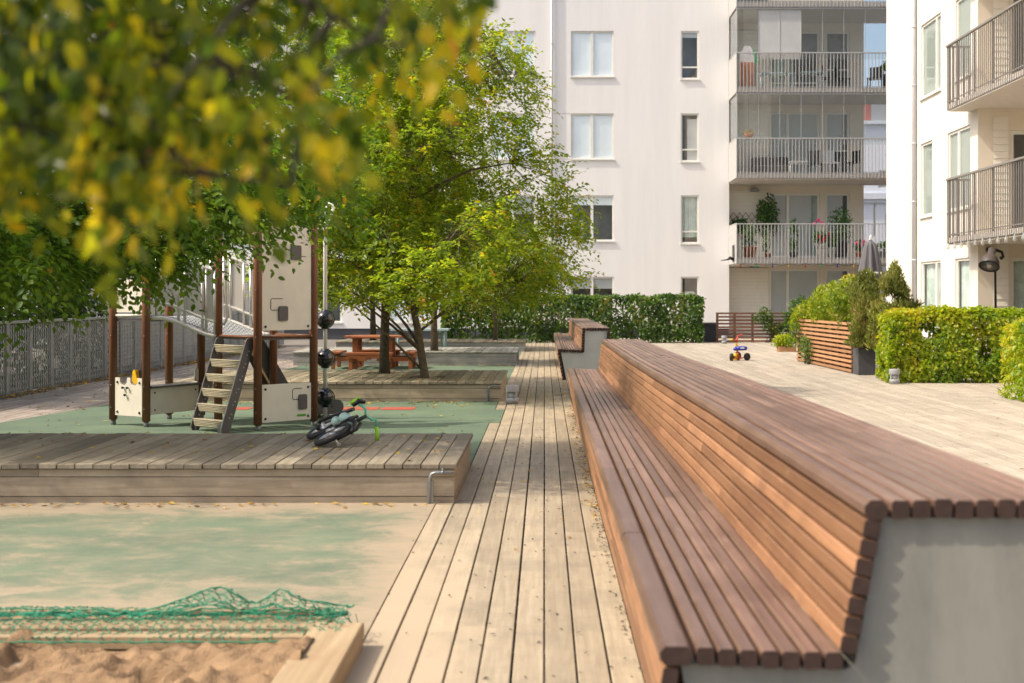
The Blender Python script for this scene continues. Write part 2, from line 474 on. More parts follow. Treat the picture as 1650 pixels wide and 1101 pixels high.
class MB:
    def __init__(self):
        self.v, self.f, self.r, self.cur = [], [], [], 0.5
        self.sm = []
        self.smooth = False

    def rnd(self, r=None):
        self.cur = random.random() if r is None else r
        return self

    def add(self, vs, fs):
        b = len(self.v)
        self.v.extend(Vector(x) for x in vs)
        self.r.extend([self.cur] * len(vs))
        for f in fs:
            self.f.append([b + i for i in f])
            self.sm.append(self.smooth)
        return self

    def hexa(self, c):
        """8 corners: bottom ring 0-3, top ring 4-7"""
        return self.add(c, [(3, 2, 1, 0), (4, 5, 6, 7), (0, 1, 5, 4), (1, 2, 6, 5), (2, 3, 7, 6), (3, 0, 4, 7)])

    def box(self, x0, x1, y0, y1, z0, z1, mat=None, ch=0.0):
        if ch <= 0:
            c = [(x0, y0, z0), (x1, y0, z0), (x1, y1, z0), (x0, y1, z0), (x0, y0, z1), (x1, y0, z1), (x1, y1, z1), (x0, y1, z1)]
            if mat is not None:
                c = [mat @ Vector(q) for q in c]
            return self.hexa(c)
        # top edges chamfered
        c = [(x0, y0, z0), (x1, y0, z0), (x1, y1, z0), (x0, y1, z0),
             (x0, y0, z1 - ch), (x1, y0, z1 - ch), (x1, y1, z1 - ch), (x0, y1, z1 - ch),
             (x0 + ch, y0 + ch, z1), (x1 - ch, y0 + ch, z1), (x1 - ch, y1 - ch, z1), (x0 + ch, y1 - ch, z1)]
        if mat is not None:
            c = [mat @ Vector(q) for q in c]
        fs = [(3, 2, 1, 0), (8, 9, 10, 11)]
        for a in (0, 4):
            for i in range(4):
                j = (i + 1) % 4
                fs.append((a + i, a + j, a + 4 + j, a + 4 + i))
        return self.add(c, fs)

    def prism(self, poly, axis_fn, t0, t1):
        """poly of 2D points extruded; axis_fn(u, w, t) -> xyz"""
        n = len(poly)
        vs = [axis_fn(u, w, t0) for u, w in poly] + [axis_fn(u, w, t1) for u, w in poly]
        fs = [list(range(n))[::-1], list(range(n, 2 * n))]
        for i in range(n):
            j = (i + 1) % n
            fs.append((i, j, n + j, n + i))
        return self.add(vs, fs)

    def tube(self, pts, rad, n=8, cap=True):
        pts = [Vector(p) for p in pts]
        if not hasattr(rad, '__len__'):
            rad = [rad] * len(pts)
        vs, fs = [], []
        ref = None
        for i, p in enumerate(pts):
            d = (pts[min(i + 1, len(pts) - 1)] - pts[max(i - 1, 0)])
            d = d.normalized() if d.length > 1e-9 else Vector((0, 0, 1))
            if ref is None:
                ref = d.orthogonal().normalized()
            else:
                ref = ref - d * ref.dot(d)
                ref = ref.normalized() if ref.length > 1e-6 else d.orthogonal().normalized()
            b = d.cross(ref)
            for k in range(n):
                a = 2 * math.pi * k / n
                vs.append(p + (ref * math.cos(a) + b * math.sin(a)) * rad[i])
        for i in range(len(pts) - 1):
            for k in range(n):
                k2 = (k + 1) % n
                fs.append((i * n + k, i * n + k2, (i + 1) * n + k2, (i + 1) * n + k))
        if cap:
            fs.append(tuple(range(n))[::-1])
            fs.append(tuple((len(pts) - 1) * n + k for k in range(n)))
        s = self.smooth
        self.smooth = True
        self.add(vs, fs)
        if cap:
            self.sm[-1] = self.sm[-2] = False
        self.smooth = s
        return self

    def lathe(self, prof, center=(0, 0, 0), n=20, mat=None, sx=1.0, sy=1.0):
        """prof: (radius, height) pairs around local z"""
        vs, fs = [], []
        c = Vector(center)
        for r, z in prof:
            for k in range(n):
                a = 2 * math.pi * k / n
                q = Vector((r * math.cos(a) * sx, r * math.sin(a) * sy, z))
                vs.append((mat @ q if mat is not None else q) + c)
        for i in range(len(prof) - 1):
            for k in range(n):
                k2 = (k + 1) % n
                fs.append((i * n + k, i * n + k2, (i + 1) * n + k2, (i + 1) * n + k))
        fs.append(tuple(range(n))[::-1])
        fs.append(tuple((len(prof) - 1) * n + k for k in range(n)))
        s = self.smooth
        self.smooth = True
        self.add(vs, fs)
        self.smooth = s
        return self

    def sphere(self, c, r, n=16, m=10, sz=1.0):
        prof = [(max(1e-4, r * math.sin(math.pi * i / m)), -r * sz * math.cos(math.pi * i / m)) for i in range(m + 1)]
        return self.lathe(prof, c, n)

    def torus(self, c, R0, r0, mat, n=32, m=10, flat=1.0):
        vs, fs = [], []
        for i in range(n):
            a = 2 * math.pi * i / n
            for j in range(m):
                b = 2 * math.pi * j / m
                q = Vector(((R0 + r0 * math.cos(b)) * math.cos(a), (R0 + r0 * math.cos(b)) * math.sin(a), r0 * flat * math.sin(b)))
                vs.append(mat @ q + Vector(c))
        for i in range(n):
            for j in range(m):
                fs.append((i * m + j, ((i + 1) % n) * m + j, ((i + 1) % n) * m + (j + 1) % m, i * m + (j + 1) % m))
        s = self.smooth
        self.smooth = True
        self.add(vs, fs)
        self.smooth = s
        return self

    def build(self, name, mat, parent=None, origin=None, label=None, cat=None, group=None, kind=None):
        off = Vector((0, 0, 0))
        if parent is not None:
            off = OFF[parent.name]
        elif origin is not None:
            off = Vector(origin)
        me = bpy.data.meshes.new(name)
        me.from_pydata([tuple(p - off) for p in self.v], [], self.f)
        a = me.attributes.new('rnd', 'FLOAT', 'POINT')
        a.data.foreach_set('value', self.r)
        me.polygons.foreach_set('use_smooth', self.sm)
        me.materials.append(mat)
        me.update()
        o = bpy.data.objects.new(name, me)
        COL.objects.link(o)
        if parent is not None:
            o.parent = parent
            OFF[o.name] = off
        else:
            o.location = off
            OFF[o.name] = off
        return setp(o, label, cat, group, kind)


def arr_mesh(name, V, F, rnd, mat, parent=None, origin=None, smooth=False):
    """mesh from numpy arrays; F is (n,3) or (n,4)"""
    off = np.array(OFF[parent.name] if parent is not None else (origin or (0, 0, 0)), dtype=np.float32)
    V = (np.asarray(V, dtype=np.float32) - off)
    F = np.asarray(F, dtype=np.int32)
    me = bpy.data.meshes.new(name)
    me.vertices.add(len(V))
    me.vertices.foreach_set('co', V.ravel())
    k = F.shape[1]
    me.loops.add(F.size)
    me.loops.foreach_set('vertex_index', F.ravel())
    me.polygons.add(len(F))
    me.polygons.foreach_set('loop_start', np.arange(0, F.size, k, dtype=np.int32))
    me.update(calc_edges=True)
    me.validate()
    a = me.attributes.new('rnd', 'FLOAT', 'POINT')
    a.data.foreach_set('value', np.asarray(rnd, dtype=np.float32))
    if smooth:
        me.polygons.foreach_set('use_smooth', [True] * len(F))
    me.materials.append(mat)
    o = bpy.data.objects.new(name, me)
    COL.objects.link(o)
    if parent is not None:
        o.parent = parent
        OFF[o.name] = OFF[parent.name]
    else:
        o.location = off
        OFF[o.name] = Vector(off)
    return o


def nrm(a):
    return a / np.maximum(np.linalg.norm(a, axis=1, keepdims=True), 1e-9)


def leaves(pos, d, n, ln, wd, rnd, shape=0):
    """arrays of leaves: base position, direction, normal, length, width -> verts, faces, rnd"""
    d = nrm(d)
    s = nrm(np.cross(d, n))
    n = np.cross(s, d)
    ln = ln[:, None]
    wd = wd[:, None]
    if shape == 0:      # folded diamond, 2 tris
        v = np.stack([pos, pos + d * ln * 0.45 + s * wd * 0.5 + n * wd * 0.14, pos + d * ln - n * ln * 0.10,
                      pos + d * ln * 0.45 - s * wd * 0.5 + n * wd * 0.14], 1)
        f = np.array([(0, 1, 2), (0, 2, 3)])
        k = 4
    else:               # oval with a point, folded along the midrib, 8 tris
        m1 = pos + d * ln * 0.33
        m2 = pos + d * ln * 0.68 - n * ln * 0.03
        v = np.stack([pos,
                      pos + d * ln * 0.18 + s * wd * 0.36 + n * wd * 0.10, pos + d * ln * 0.48 + s * wd * 0.5 + n * wd * 0.14, pos + d * ln * 0.78 + s * wd * 0.28 + n * wd * 0.04,
                      pos + d * ln - n * ln * 0.12,
                      pos + d * ln * 0.78 - s * wd * 0.28 + n * wd * 0.04, pos + d * ln * 0.48 - s * wd * 0.5 + n * wd * 0.14, pos + d * ln * 0.18 - s * wd * 0.36 + n * wd * 0.10,
                      m1, m2], 1)
        f = np.array([(0, 1, 8), (1, 2, 8), (2, 9, 8), (2, 3, 9), (3, 4, 9), (4, 5, 9), (5, 6, 9), (6, 8, 9), (6, 7, 8), (7, 0, 8)])
        k = 10
    n_ = len(pos)
    F = (f[None] + (np.arange(n_) * k)[:, None, None]).reshape(-1, 3)
    return v.reshape(-1, 3), F, np.repeat(rnd, k)


def rand_unit(n):
    return nrm(RNG.normal(size=(n, 3)))


def sprays(tips, outdir, nshoot, shoot_len, nleaf, ll, lw, droop=0.35, rndpow=1.0, spread=0.6):
    """leafy shoots from each cluster tip; leaves sit in two ranks in the plane of the shoot.
    tips (m,3), outdir (m,3)"""
    m = len(tips)
    T = np.repeat(tips, nshoot, 0)
    O = np.repeat(outdir, nshoot, 0)
    q = len(T)
    crnd = np.repeat(RNG.random(m), nshoot)
    sd = nrm(O + rand_unit(q) * spread * 1.4 + np.array([0, 0, -droop]) * (0.4 + RNG.random((q, 1))))
    up = np.tile(np.array([0.0, 0, 1.0]), (q, 1)) + rand_unit(q) * 0.45
    side = nrm(np.cross(sd, up))
    sn = nrm(np.cross(side, sd))
    sl = shoot_len * (0.55 + 0.7 * RNG.random(q))
    st = T + rand_unit(q) * 0.06
    pos, dr, nn, rn = [], [], [], []
    for i in range(nleaf):
        t = (i + 0.6) / nleaf
        p = st + sd * (sl * t)[:, None] + np.array([0, 0, -1.0]) * (sl * t * t * 0.35 * droop)[:, None]
        sg = 1.0 if i % 2 else -1.0
        a = 0.75 + 0.5 * RNG.random((q, 1))
        dd = sd * 0.7 + side * sg * a + np.array([0, 0, -droop * 0.9]) * RNG.random((q, 1)) + rand_unit(q) * 0.25
        pos.append(p + rand_unit(q) * 0.012)
        dr.append(dd)
        nn.append(sn + rand_unit(q) * 0.45)
        rn.append(np.clip(crnd * 0.45 + RNG.random(q) * 0.6, 0, 1) ** rndpow)
    pos, dr, nn, rn = map(np.concatenate, (pos, dr, nn, rn))
    k = len(pos)
    return pos, dr, nn, ll * (0.7 + 0.5 * RNG.random(k)), lw * (0.7 + 0.5 * RNG.random(k)), rn


def nz(p, s, o=0.0):
    return mnoise.noise(Vector((p[0] * s + o, p[1] * s - o, p[2] * s + 2 * o)))


def make_tree(name, label, base, trunk_pts, trunk_r, prof, ncl, leaf_len, mat, bark, seed=0, nshoot=4, nleaf=9, shoot=0.34,
              center=None, squash=(1, 1), nlimb=14, gap=-0.12, group=None, shape=0, droop=0.35, rndpow=1.0, cut=None, fork=None, extra=None):
    """prof: list of (z, radius); clusters fill that envelope, thinner where noise is low"""
    rs = random.Random(seed)
    t = thing(name, label, 'tree', base, group)
    cx, cy = center or (base[0], base[1])
    zs = [a for a, b in prof]
    rr = [b for a, b in prof]
    pts = []
    tries = 0
    wsum = max(rr)
    while len(pts) < ncl and tries < ncl * 60:
        tries += 1
        z = rs.uniform(zs[0], zs[-1])
        r = float(np.interp(z, zs, rr))
        if rs.random() > (r / wsum) ** 1.3:
            continue
        a = rs.uniform(0, 2 * math.pi)
        bump = 1 + 0.28 * nz((math.cos(a) * 1.3, math.sin(a) * 1.3, z), 0.9, seed)
        q = rs.random() ** 0.42
        x = cx + math.cos(a) * r * q * bump * squash[0]
        y = cy + math.sin(a) * r * q * bump * squash[1]
        if nz((x, y, z), 0.85, seed * 3.1) < gap and q > 0.25:
            continue
        if cut is not None and cut(x, y, z):
            continue
        pts.append((x, y, z))
    if extra is not None:
        pts += extra(rs)
    pts = np.array(pts)
    # trunk and limbs
    tb = MB()
    tp = [Vector(p) for p in trunk_pts]
    n = len(tp)
    tb.tube(tp, [trunk_r * (1.25 if i == 0 else 1.0 - 0.75 * i / (n - 1)) for i in range(n)], 10)

    def trunk_at(z):
        for a, b in zip(tp, tp[1:]):
            if a.z <= z <= b.z:
                f = (z - a.z) / max(1e-6, b.z - a.z)
                return a.lerp(b, f)
        return tp[-1].copy()
    limb_pts = [p.copy() for p in tp[1:]]
    order = list(range(len(pts)))
    rs.shuffle(order)
    zmin = tp[1].z
    used = 0
    for i in order:
        if used >= nlimb:
            break
        tip = Vector(pts[i])
        hd = math.hypot(tip.x - cx, tip.y - cy)
        if hd < 0.35 * wsum:
            continue
        za = max(zmin, min(tp[-1].z * 0.92, tip.z - hd * rs.uniform(0.25, 0.7)))
        a = trunk_at(za)
        mid = a.lerp(tip, 0.5) + Vector((rs.uniform(-.12, .12), rs.uniform(-.12, .12), hd * 0.12))
        path = [a, a.lerp(mid, 0.5) + Vector((0, 0, .03)), mid, mid.lerp(tip, 0.55), tip]
        r0 = trunk_r * rs.uniform(0.28, 0.42)
        tb.tube(path, [r0, r0 * 0.8, r0 * 0.6, r0 * 0.4, r0 * 0.18], 6)
        limb_pts += [path[1], path[2], path[3], a.lerp(mid, .8), mid.lerp(tip, .3), mid.lerp(tip, .8)]
        used += 1
    if fork:
        for path, rads in fork:
            tb.tube(path, rads, 8)
            limb_pts += [Vector(p) for p in path]
    lp = np.array([tuple(p) for p in limb_pts])
    near = np.empty((len(pts), 3))
    for i in range(0, len(pts), 400):
        dd = ((pts[i:i + 400, None, :] - lp[None]) ** 2).sum(2)
        near[i:i + 400] = lp[dd.argmin(1)]
    for i in range(len(pts)):
        a = Vector(near[i])
        b = Vector(pts[i])
        ln = (b - a).length
        if ln < 0.05 or ln > .75:
            continue
        mid = a.lerp(b, 0.5) + Vector((rs.uniform(-.1, .1), rs.uniform(-.1, .1), rs.uniform(0, .14))) * min(1, ln)
        r0 = max(0.005, 0.012 * min(1.0, ln))
        tb.tube([a, mid, b], [r0, r0 * .7, r0 * .3], 4, False)
    tb.build('trunk', bark, t)
    axis = np.stack([np.full(len(pts), cx), np.full(len(pts), cy), pts[:, 2] - 0.3], 1)
    out = nrm(pts - axis + RNG.normal(size=pts.shape) * 0.3)
    pos, dr, nn, ll, lw, rn = sprays(pts, out, nshoot, shoot, nleaf, leaf_len, leaf_len * 0.55, droop, rndpow)
    V, F, rd = leaves(pos, dr, nn, ll, lw, rn, shape)
    arr_mesh('crown', V, F, rd, mat, t)
    return t


def leaf_blob(n, sampler, ll, lw, outfn, jitter=0.7, up=0.0):
    """n leaves with positions from sampler(n) and facing outward"""
    pos = sampler(n)
    k = len(pos)
    o = outfn(pos)
    nn = nrm(o + rand_unit(k) * jitter)
    d = nrm(np.cross(nn, rand_unit(k)) + np.array([0, 0, up]))
    rn = RNG.random(k)
    return leaves(pos, d, nn, ll * (0.7 + 0.6 * RNG.random(k)), lw * (0.7 + 0.6 * RNG.random(k)), rn)


exec_parts = []
# --------------------------------------------------------------------------- ground and decks
g = MB()
g.add([(-300, -200, -0.075), (300, -200, -0.075), (300, 400, -0.075), (-300, 400, -0.075)], [(0, 1, 2, 3)])
g.build('ground', M['ground'], kind='structure')


def boards(name, mat, x0, x1, y0, y1, pitch=0.125, gap=0.0085, top=0.0, skip=None, seed=1, zj=0.0025):
    rs = random.Random(seed)
    b = MB()
    nx = int(round((x1 - x0) / pitch))
    for i in range(nx):
        xa = x0 + i * pitch
        y = y0 - rs.uniform(0, 3.5)
        while y < y1:
            ln = rs.choice([2.4, 3.0, 3.6, 4.2])
            a, c = max(y, y0), min(y + ln - 0.004, y1)
            y += ln
            if c - a < 0.05:
                continue
            segs = skip(xa + pitch / 2, a, c) if skip else [(a, c)]
            r = rs.random()
            for (p, q) in segs:
                if q - p < 0.02:
                    continue
                dz = rs.uniform(-zj, zj * 0.3)
                ddx = rs.uniform(-.0012, .0012)
                b.rnd(r)
                b.box(xa + gap / 2 + ddx, xa + pitch - gap / 2 + ddx, p, q, top - 0.028, top + dz, ch=0.0025)
    o = b.build(name, mat, kind='structure')
    return o


def bw_skip(xc, a, c):
    """left edge of the boardwalk: what is cut away for the rubber surface"""
    def clip(lo, hi):
        return (max(a, lo), min(c, hi))
    if xc > -0.5:
        return [(a, c)]
    if xc > -0.625:
        # missing between the two steps
        return [s for s in (clip(-5, 14.49), clip(16.2, 60))]
    if xc > -0.75:
        return [clip(-5, 8.78)]
    return [clip(-5, 8.3)]


boards('boardwalk', M['deck'], -0.875, 0.625, -3.0, 40.3, skip=bw_skip, seed=3)
boards('terrace_deck', M['terrace'], 0.9, 9.4, 1.0, 45.0, seed=5, gap=.0115)
boards('fence_side_deck', M['sidedeck'], -7.575, -4.7, 9.0, 37.0, seed=8)
j = MB()
y = -2.8
while y < 40.2:
    j.box(-0.87, 0.62, y, y + 0.045, -0.07, -0.0285)
    y += 0.5
j.build('deck_joists', M['joist'], kind='structure')

rub = MB()
poly = [(-12, 3.0), (-0.75, 3.0), (-0.75, 8.78), (-0.627, 8.78), (-0.627, 14.49), (-0.502, 14.49), (-0.502, 16.2), (-0.627, 16.2), (-0.627, 17.2),
        (-0.60, 27.5), (-0.60, 33.5), (-5.1, 33.5), (-5.1, 20.3), (-5.1, 17.6), (-5.72, 17.5), (-6.17, 14.48), (-6.45, 12.4), (-12, 11.0)]
rub.add([(x, yy, 0.004) for x, yy in poly], [tuple(range(len(poly)))])
rub.add([(x, yy, 0.004) for x, yy in poly] + [(x, yy, -0.04) for x, yy in poly],
        [(i, i + len(poly), (i + 1) % len(poly) + len(poly), (i + 1) % len(poly)) for i in range(len(poly))])
rub.build('rubber_surface', M['rubber'], kind='structure')
rm = MB()
for xa, xb in ((-4.75, -4.35), (-4.2, -3.75), (-3.62, -2.95), (-2.83, -2.12), (-2.08, -1.66)):
    rm.add([(xa, 16.12, 0.008), (xb, 16.12, 0.008), (xb + 0.01, 16.5, 0.008), (xa + 0.01, 16.5, 0.008)], [(0, 1, 2, 3)])
rm.build('red_marking', M['red'], kind='structure')

# --------------------------------------------------------------------------- timber platforms
def platform(label, x0, x1, y0, y1, h, mtop, mside, seed, holes=(), pipe=False, sides=((0.045, 0.145, 0.055),), split=True):
    rs = random.Random(seed)
    t = thing('timber_platform', label, 'platform', ((x0 + x1) / 2, (y0 + y1) / 2, 0), 'low timber platforms beside the boardwalk')
    b = MB()
    nx = int(round((x1 - x0) / 0.125))
    p = (x1 - x0) / nx
    for i in range(nx):
        xa = x0 + i * p
        b.rnd(rs.random())
        segs = [(y0 + rs.uniform(-.006, .006), y1 + rs.uniform(-.006, .006))]
        for hx, hy, hr in holes:
            if abs(xa + p / 2 - hx) < hr:
                s2 = []
                for (u, w) in segs:
                    if u < hy - hr < w:
                        s2 += [(u, hy - hr), (hy + hr, w)]
                    else:
                        s2.append((u, w))
                segs = s2
        for (u, w) in segs:
            dz = rs.uniform(-.003, .002)
            b.box(xa + .004, xa + p - .004, u, w, h - 0.032 + dz * .4, h + dz, ch=0.003)
    b.build('deck_boards', mtop, t)
    s = MB()
    ins = 0.022
    z = h - 0.034
    fr = [0.052, 0.125, 0.2]
    zz = z
    for k, hh in enumerate((0.055, 0.135, h)):
        zl = max(-0.03, zz - hh)
        for (xa, xb) in ((x0 + ins, x0 + (x1 - x0) * rs.uniform(.3, .7)), (None, x1 - ins)):
            xa2 = prev if xa is None else xa
            s.rnd(rs.random())
            s.box(xa2, xb - (0.003 if xa is not None else 0), y0 + ins, y0 + ins + 0.03, zl, zz - 0.005)
            prev = xb
        zz = zl
        if zl <= -0.03:
            break
    s.build('front_cladding', mside, t)
    for xs in (x0 + ins, x1 - ins - .03, None):
        e = MB()
        zz = z
        for hh in (0.055, 0.135, h):
            zl = max(-0.03, zz - hh)
            e.rnd(rs.random())
            if xs is None:
                e.box(x0 + ins + .002, x1 - ins - .002, y1 - ins - .03, y1 - ins, zl, zz - .005)
            else:
                e.box(xs - .001, xs + .031, y0 + ins + .031, y1 - ins - .031, zl, zz - .005)
            zz = zl
            if zl <= -0.03:
                break
        e.build('rear_cladding' if xs is None else 'end_cladding', mside, t)
    k = MB()
    k.box(x0 + .1, x1 - .1, y0 + .1, y1 - .1, -.03, h - .055)
    k.build('framing', M['plinth'], t)
    if pipe:
        q = MB()
        yy = y0 - 0.012
        xr, xl = x1 - 0.02, x1 - 0.185
        q.tube([(xr, yy, h - .058), (xl + .035, yy, h - .058), (xl + .010, yy, h - .068), (xl, yy, h - .095), (xl, yy, 0.0)], 0.0125, 10)
        q.box(xl - .022, xl + .022, yy - .008, yy + .014, 0.0, .16)
        q.lathe([(.017, -.006), (.017, .006)], (x1 - .10, yy, h - .058), 10, Matrix.Rotation(R(90), 4, 'Y'))
        q.tube([(x1 - .10, yy, h - .052), (x1 - .10, yy, h - .03)], .006, 6)
        q.build('pipe', M['galv'], t)
    return t


platform('near brown timber platform with a small bicycle lying on it', -7.0, -0.60, 8.80, 10.80, 0.275, M['plat'], M['platside'], 21, pipe=True)
platform('brown timber platform with two trees growing through square holes, behind the play tower', -5.1, -0.575, 17.46, 20.3, 0.272, M['plat'], M['platside'], 22,
         holes=((-2.44, 19.57, .26), (-1.72, 18.5, .26)), pipe=True)
platform('silver grey timber platform behind the red picnic table', -5.3, -0.56, 26.85, 29.35, 0.285, M['platgreytop'], M['platgrey'], 23, holes=((-2.37, 27.6, .24),))
platform('farthest timber platform, in front of the clipped green hedge', -5.5, -0.5, 33.6, 35.8, 0.27, M['plat'], M['platgrey'], 24, holes=((-1.335, 34.8, .2), (-4.66, 34.8, .2)))

# --------------------------------------------------------------------------- long benches
def bench(label, Y0, Y1, cf, cb, ct, cr, seed, joints=2.6):
    """cf..cr: functions of Y giving seat front, foot of the back, top of the back, right edge of the top"""
    rs = random.Random(seed)
    t = thing('long_bench', label, 'bench', (cb(Y0), Y0, 0), 'long slatted benches along the boardwalk')
    SF, SB, TZ = 0.535, 0.52, 0.90

    def slat(mb, fx, fz, w, hgt, ang=0.0, y0=Y0, y1=Y1, off=0.0, wob=0.0022, chm=0.006):
        y = y0
        first = True
        while y < y1 - 0.02:
            ln = joints * rs.choice([0.7, 1.0, 1.0, 1.35]) if not first else joints * rs.uniform(.6, 1.5)
            first = False
            ye = min(y1, y + ln)
            if y1 - ye < 0.5:
                ye = y1
            n = max(2, int((ye - y) / 0.3) + 1)
            mb.rnd(rs.random())
            ph = rs.uniform(0, 50)
            vs, fs = [], []
            ca, sa = math.cos(ang), math.sin(ang)
            hw, hh = w / 2, hgt / 2
            prof = [(-hw + chm, -hh), (hw - chm, -hh), (hw, -hh + chm), (hw, hh - chm), (hw - chm, hh), (-hw + chm, hh), (-hw, hh - chm), (-hw, -hh + chm)]
            m = len(prof)
            for i in range(n):
                yy = y + 0.0025 + (ye - y - 0.005) * i / (n - 1)
                wx = wob * mnoise.noise(Vector((yy * 1.3, ph, 0)))
                wz = wob * 1.3 * mnoise.noise(Vector((yy * 1.1, 0, ph)))
                X, Z = fx(yy) + wx, fz(yy) + wz
                for (u, v) in prof:
                    vs.append((X + u * ca - v * sa, yy, Z + u * sa + v * ca))
            for i in range(n - 1):
                for k in range(m):
                    k2 = (k + 1) % m
                    fs.append((i * m + k, i * m + k2, (i + 1) * m + k2, (i + 1) * m + k))
            fs.append(tuple(range(m))[::-1])
            fs.append(tuple((n - 1) * m + k for k in range(m)))
            mb.add(vs, fs)
            if y == y0:
                c0 = [Vector(q) for q in vs[:m]]
                caps.add([q + Vector((0, -.003, 0)) for q in c0] + [q + Vector((0, -.0002, 0)) for q in c0],
                         [tuple(range(m))[::-1]] + [(k, (k + 1) % m, m + (k + 1) % m, m + k) for k in range(m)])
            y = ye
    caps = MB()
    seat = MB()
    nose = 0.085
    slat(seat, lambda y: cf(y) + nose / 2, lambda y: SF - .024, nose, 0.048, chm=0.014)
    ns = 7
    for i in range(ns):
        slat(seat, lambda y, i=i: cf(y) + nose + .004 + (cb(y) + .012 - cf(y) - nose - .004) * (i + .5) / ns,
             lambda y, i=i: SF - .024 - .014 * (i + 1) / ns, (cb(Y0) - cf(Y0) - nose) / ns - .009, 0.044)
    so = seat.build('seat', M['bench'], t)
    caps.build('end_grain', M['endgrain_shaded'], so)
    caps = MB()
    fas = MB()
    nf = 8
    for i in range(nf):
        f = (i + .5) / nf
        slat(fas, lambda y, f=f: cf(y) + .02 + f * .088, lambda y, f=f: SF - .05 - f * (SF - .045), .04, (SF - .05) / nf - .008, ang=-0.18)
    so = fas.build('seat_front', M['benchback'], t)
    caps.build('end_grain', M['endgrain_shaded'], so)
    caps = MB()
    back = MB()
    nb = 7
    zl, zh = SB - .005, TZ - .052
    for i in range(nb):
        f = (i + .5) / nb
        slat(back, lambda y, f=f: cb(y) + .018 + (ct(y) - cb(y)) * f, lambda y, f=f: zl + (zh - zl) * f, .044, (zh - zl) / nb - .005, ang=-0.16, chm=.0045, y0=Y0 + .05 * f)
    so = back.build('backrest', M['benchback'], t)
    caps.build('end_grain', M['endgrain_shaded'], so)
    caps = MB()
    top = MB()
    nt_ = 10
    nz_ = .06
    slat(top, lambda y: ct(y) + .024, lambda y: TZ - .026, nz_, .052, chm=.016, y0=Y0 + .05)
    for i in range(nt_ - 1):
        slat(top, lambda y, i=i: ct(y) + .06 + (cr(y) - ct(y) - .06) * (i + .5) / (nt_ - 1), lambda y: TZ - .024, (cr(Y0) - ct(Y0) - .06) / (nt_ - 1) - .0095, .046, y0=Y0 + .05)
    so = top.build('top', M['bench'], t)
    caps.build('end_grain', M['endgrain_shaded'], so)
    caps = MB()
    rear = MB()
    for i in range(13):
        f = (i + .5) / 13
        slat(rear, lambda y, f=f: cr(y) - .022 - f * .12, lambda y, f=f: TZ - .052 - f * (TZ - .05), .04, (TZ - .05) / 13 - .008, ang=0.14)
    so = rear.build('rear_cladding', M['bench'], t)
    caps.build('end_grain', M['endgrain_shaded'], so)
    # the cast core that shows at the ends
    core = MB()
    ys = np.linspace(Y0 + .03, Y1 - .03, 24)
    vs, fs = [], []
    for y in ys:
        f, b, tt, r = cf(y), cb(y), ct(y), cr(y)
        ring = [(f + .155, -.02), (f + .055, SF - .05), (b + .022, SB - .05), (b + .045, SB - .035), (tt + .044, TZ - .05), (r - .05, TZ - .05), (r - .17, -.02)]
        k_ = .125 if y < Y0 + .05 else 0.0
        vs += [(x, y + k_ * (z - .5), z) for x, z in ring]
    m = 7
    for i in range(len(ys) - 1):
        for k in range(m):
            k2 = (k + 1) % m
            fs.append((i * m + k, i * m + k2, (i + 1) * m + k2, (i + 1) * m + k))
    fs.append(tuple(range(m))[::-1])
    fs.append(tuple((len(ys) - 1) * m + k for k in range(m)))
    core.add(vs, fs)
    core.build('concrete_core', M['concrete'] if Y0 < 10 else M['concrete_pale'], t)
    return t


def cv(*pts):
    ys = [p[0] for p in pts]
    xs = [p[1] for p in pts]
    return lambda y: float(np.interp(y, ys, xs))


bench('long brown slatted bench in the foreground with a high backrest and wide flat top', 3.24, 16.1,
      cv((3, .293), (16.2, .287)), cv((3, .752), (5.5, .735), (8, .718), (11, .703), (13, .69), (16.2, .679)),
      cv((3, .833), (4.4, .826), (5.2, .820), (6.2, .814), (7.4, .790), (9.0, .760), (10.9, .735), (13, .727), (16.2, .72)),
      cv((3, 1.385), (4.3, 1.372), (6.5, 1.344), (8.4, 1.315), (11.4, 1.245), (13.5, 1.228), (16.2, 1.22)), 31)
bench('shorter slatted bench farther down the boardwalk with a pale grey concrete end', 22.0, 32.3,
      cv((22, .230), (33, .236)), cv((22, .645), (33, .62)), cv((22, .662), (33, .635)), cv((22, 1.145), (33, 1.09)), 32)

# --------------------------------------------------------------------------- sandpit and net
sb = thing('sandpit', 'timber framed sandpit full of trodden sand in the near corner', 'sandpit', (-2.6, 3.9, 0))
fr = MB()
fr.rnd(.6)
fr.box(-0.94, -0.733, 1.2, 5.20, 0.045, 0.10, ch=.006)
fr.rnd(.4)
fr.box(-0.775, -0.735, 1.2, 5.19, -.02, 0.043)
fr.build('side_beam', M['newwood'], sb)
fb = MB()
fb.rnd(.7)
fb.box(-4.6, -0.945, 5.02, 5.09, 0.04, 0.092, ch=.006)
fb.rnd(.3)
fb.box(-4.6, -0.88, 5.13, 5.33, 0.05, 0.098, ch=.006)
fb.rnd(.5)
fb.box(-4.6, -0.9, 5.34, 5.375, -.02, 0.115, ch=.005)
fb.build('back_beam', M['newwoodx'], sb)
sv = []
nx_, ny_ = 240, 260
xs_ = np.linspace(-4.6, -0.89, nx_)
ys_ = np.linspace(1.2, 5.137, ny_)
foot = [(random.uniform(-3.6, -1.1), random.uniform(3.2, 4.95), random.uniform(0, 3.1), random.uniform(.07, .12)) for _ in range(70)]
Xg, Yg = np.meshgrid(xs_, ys_, indexing='ij')
Zg = np.zeros_like(Xg)
for i in range(nx_):
    for k in range(ny_):
        p = (Xg[i, k], Yg[i, k], 0)
        Zg[i, k] = 0.018 * nz(p, 2.6) + 0.028 * nz(p, 6.0, 4) + 0.028 * nz(p, 13.0, 9) + 0.018 * nz(p, 27.0, 3)
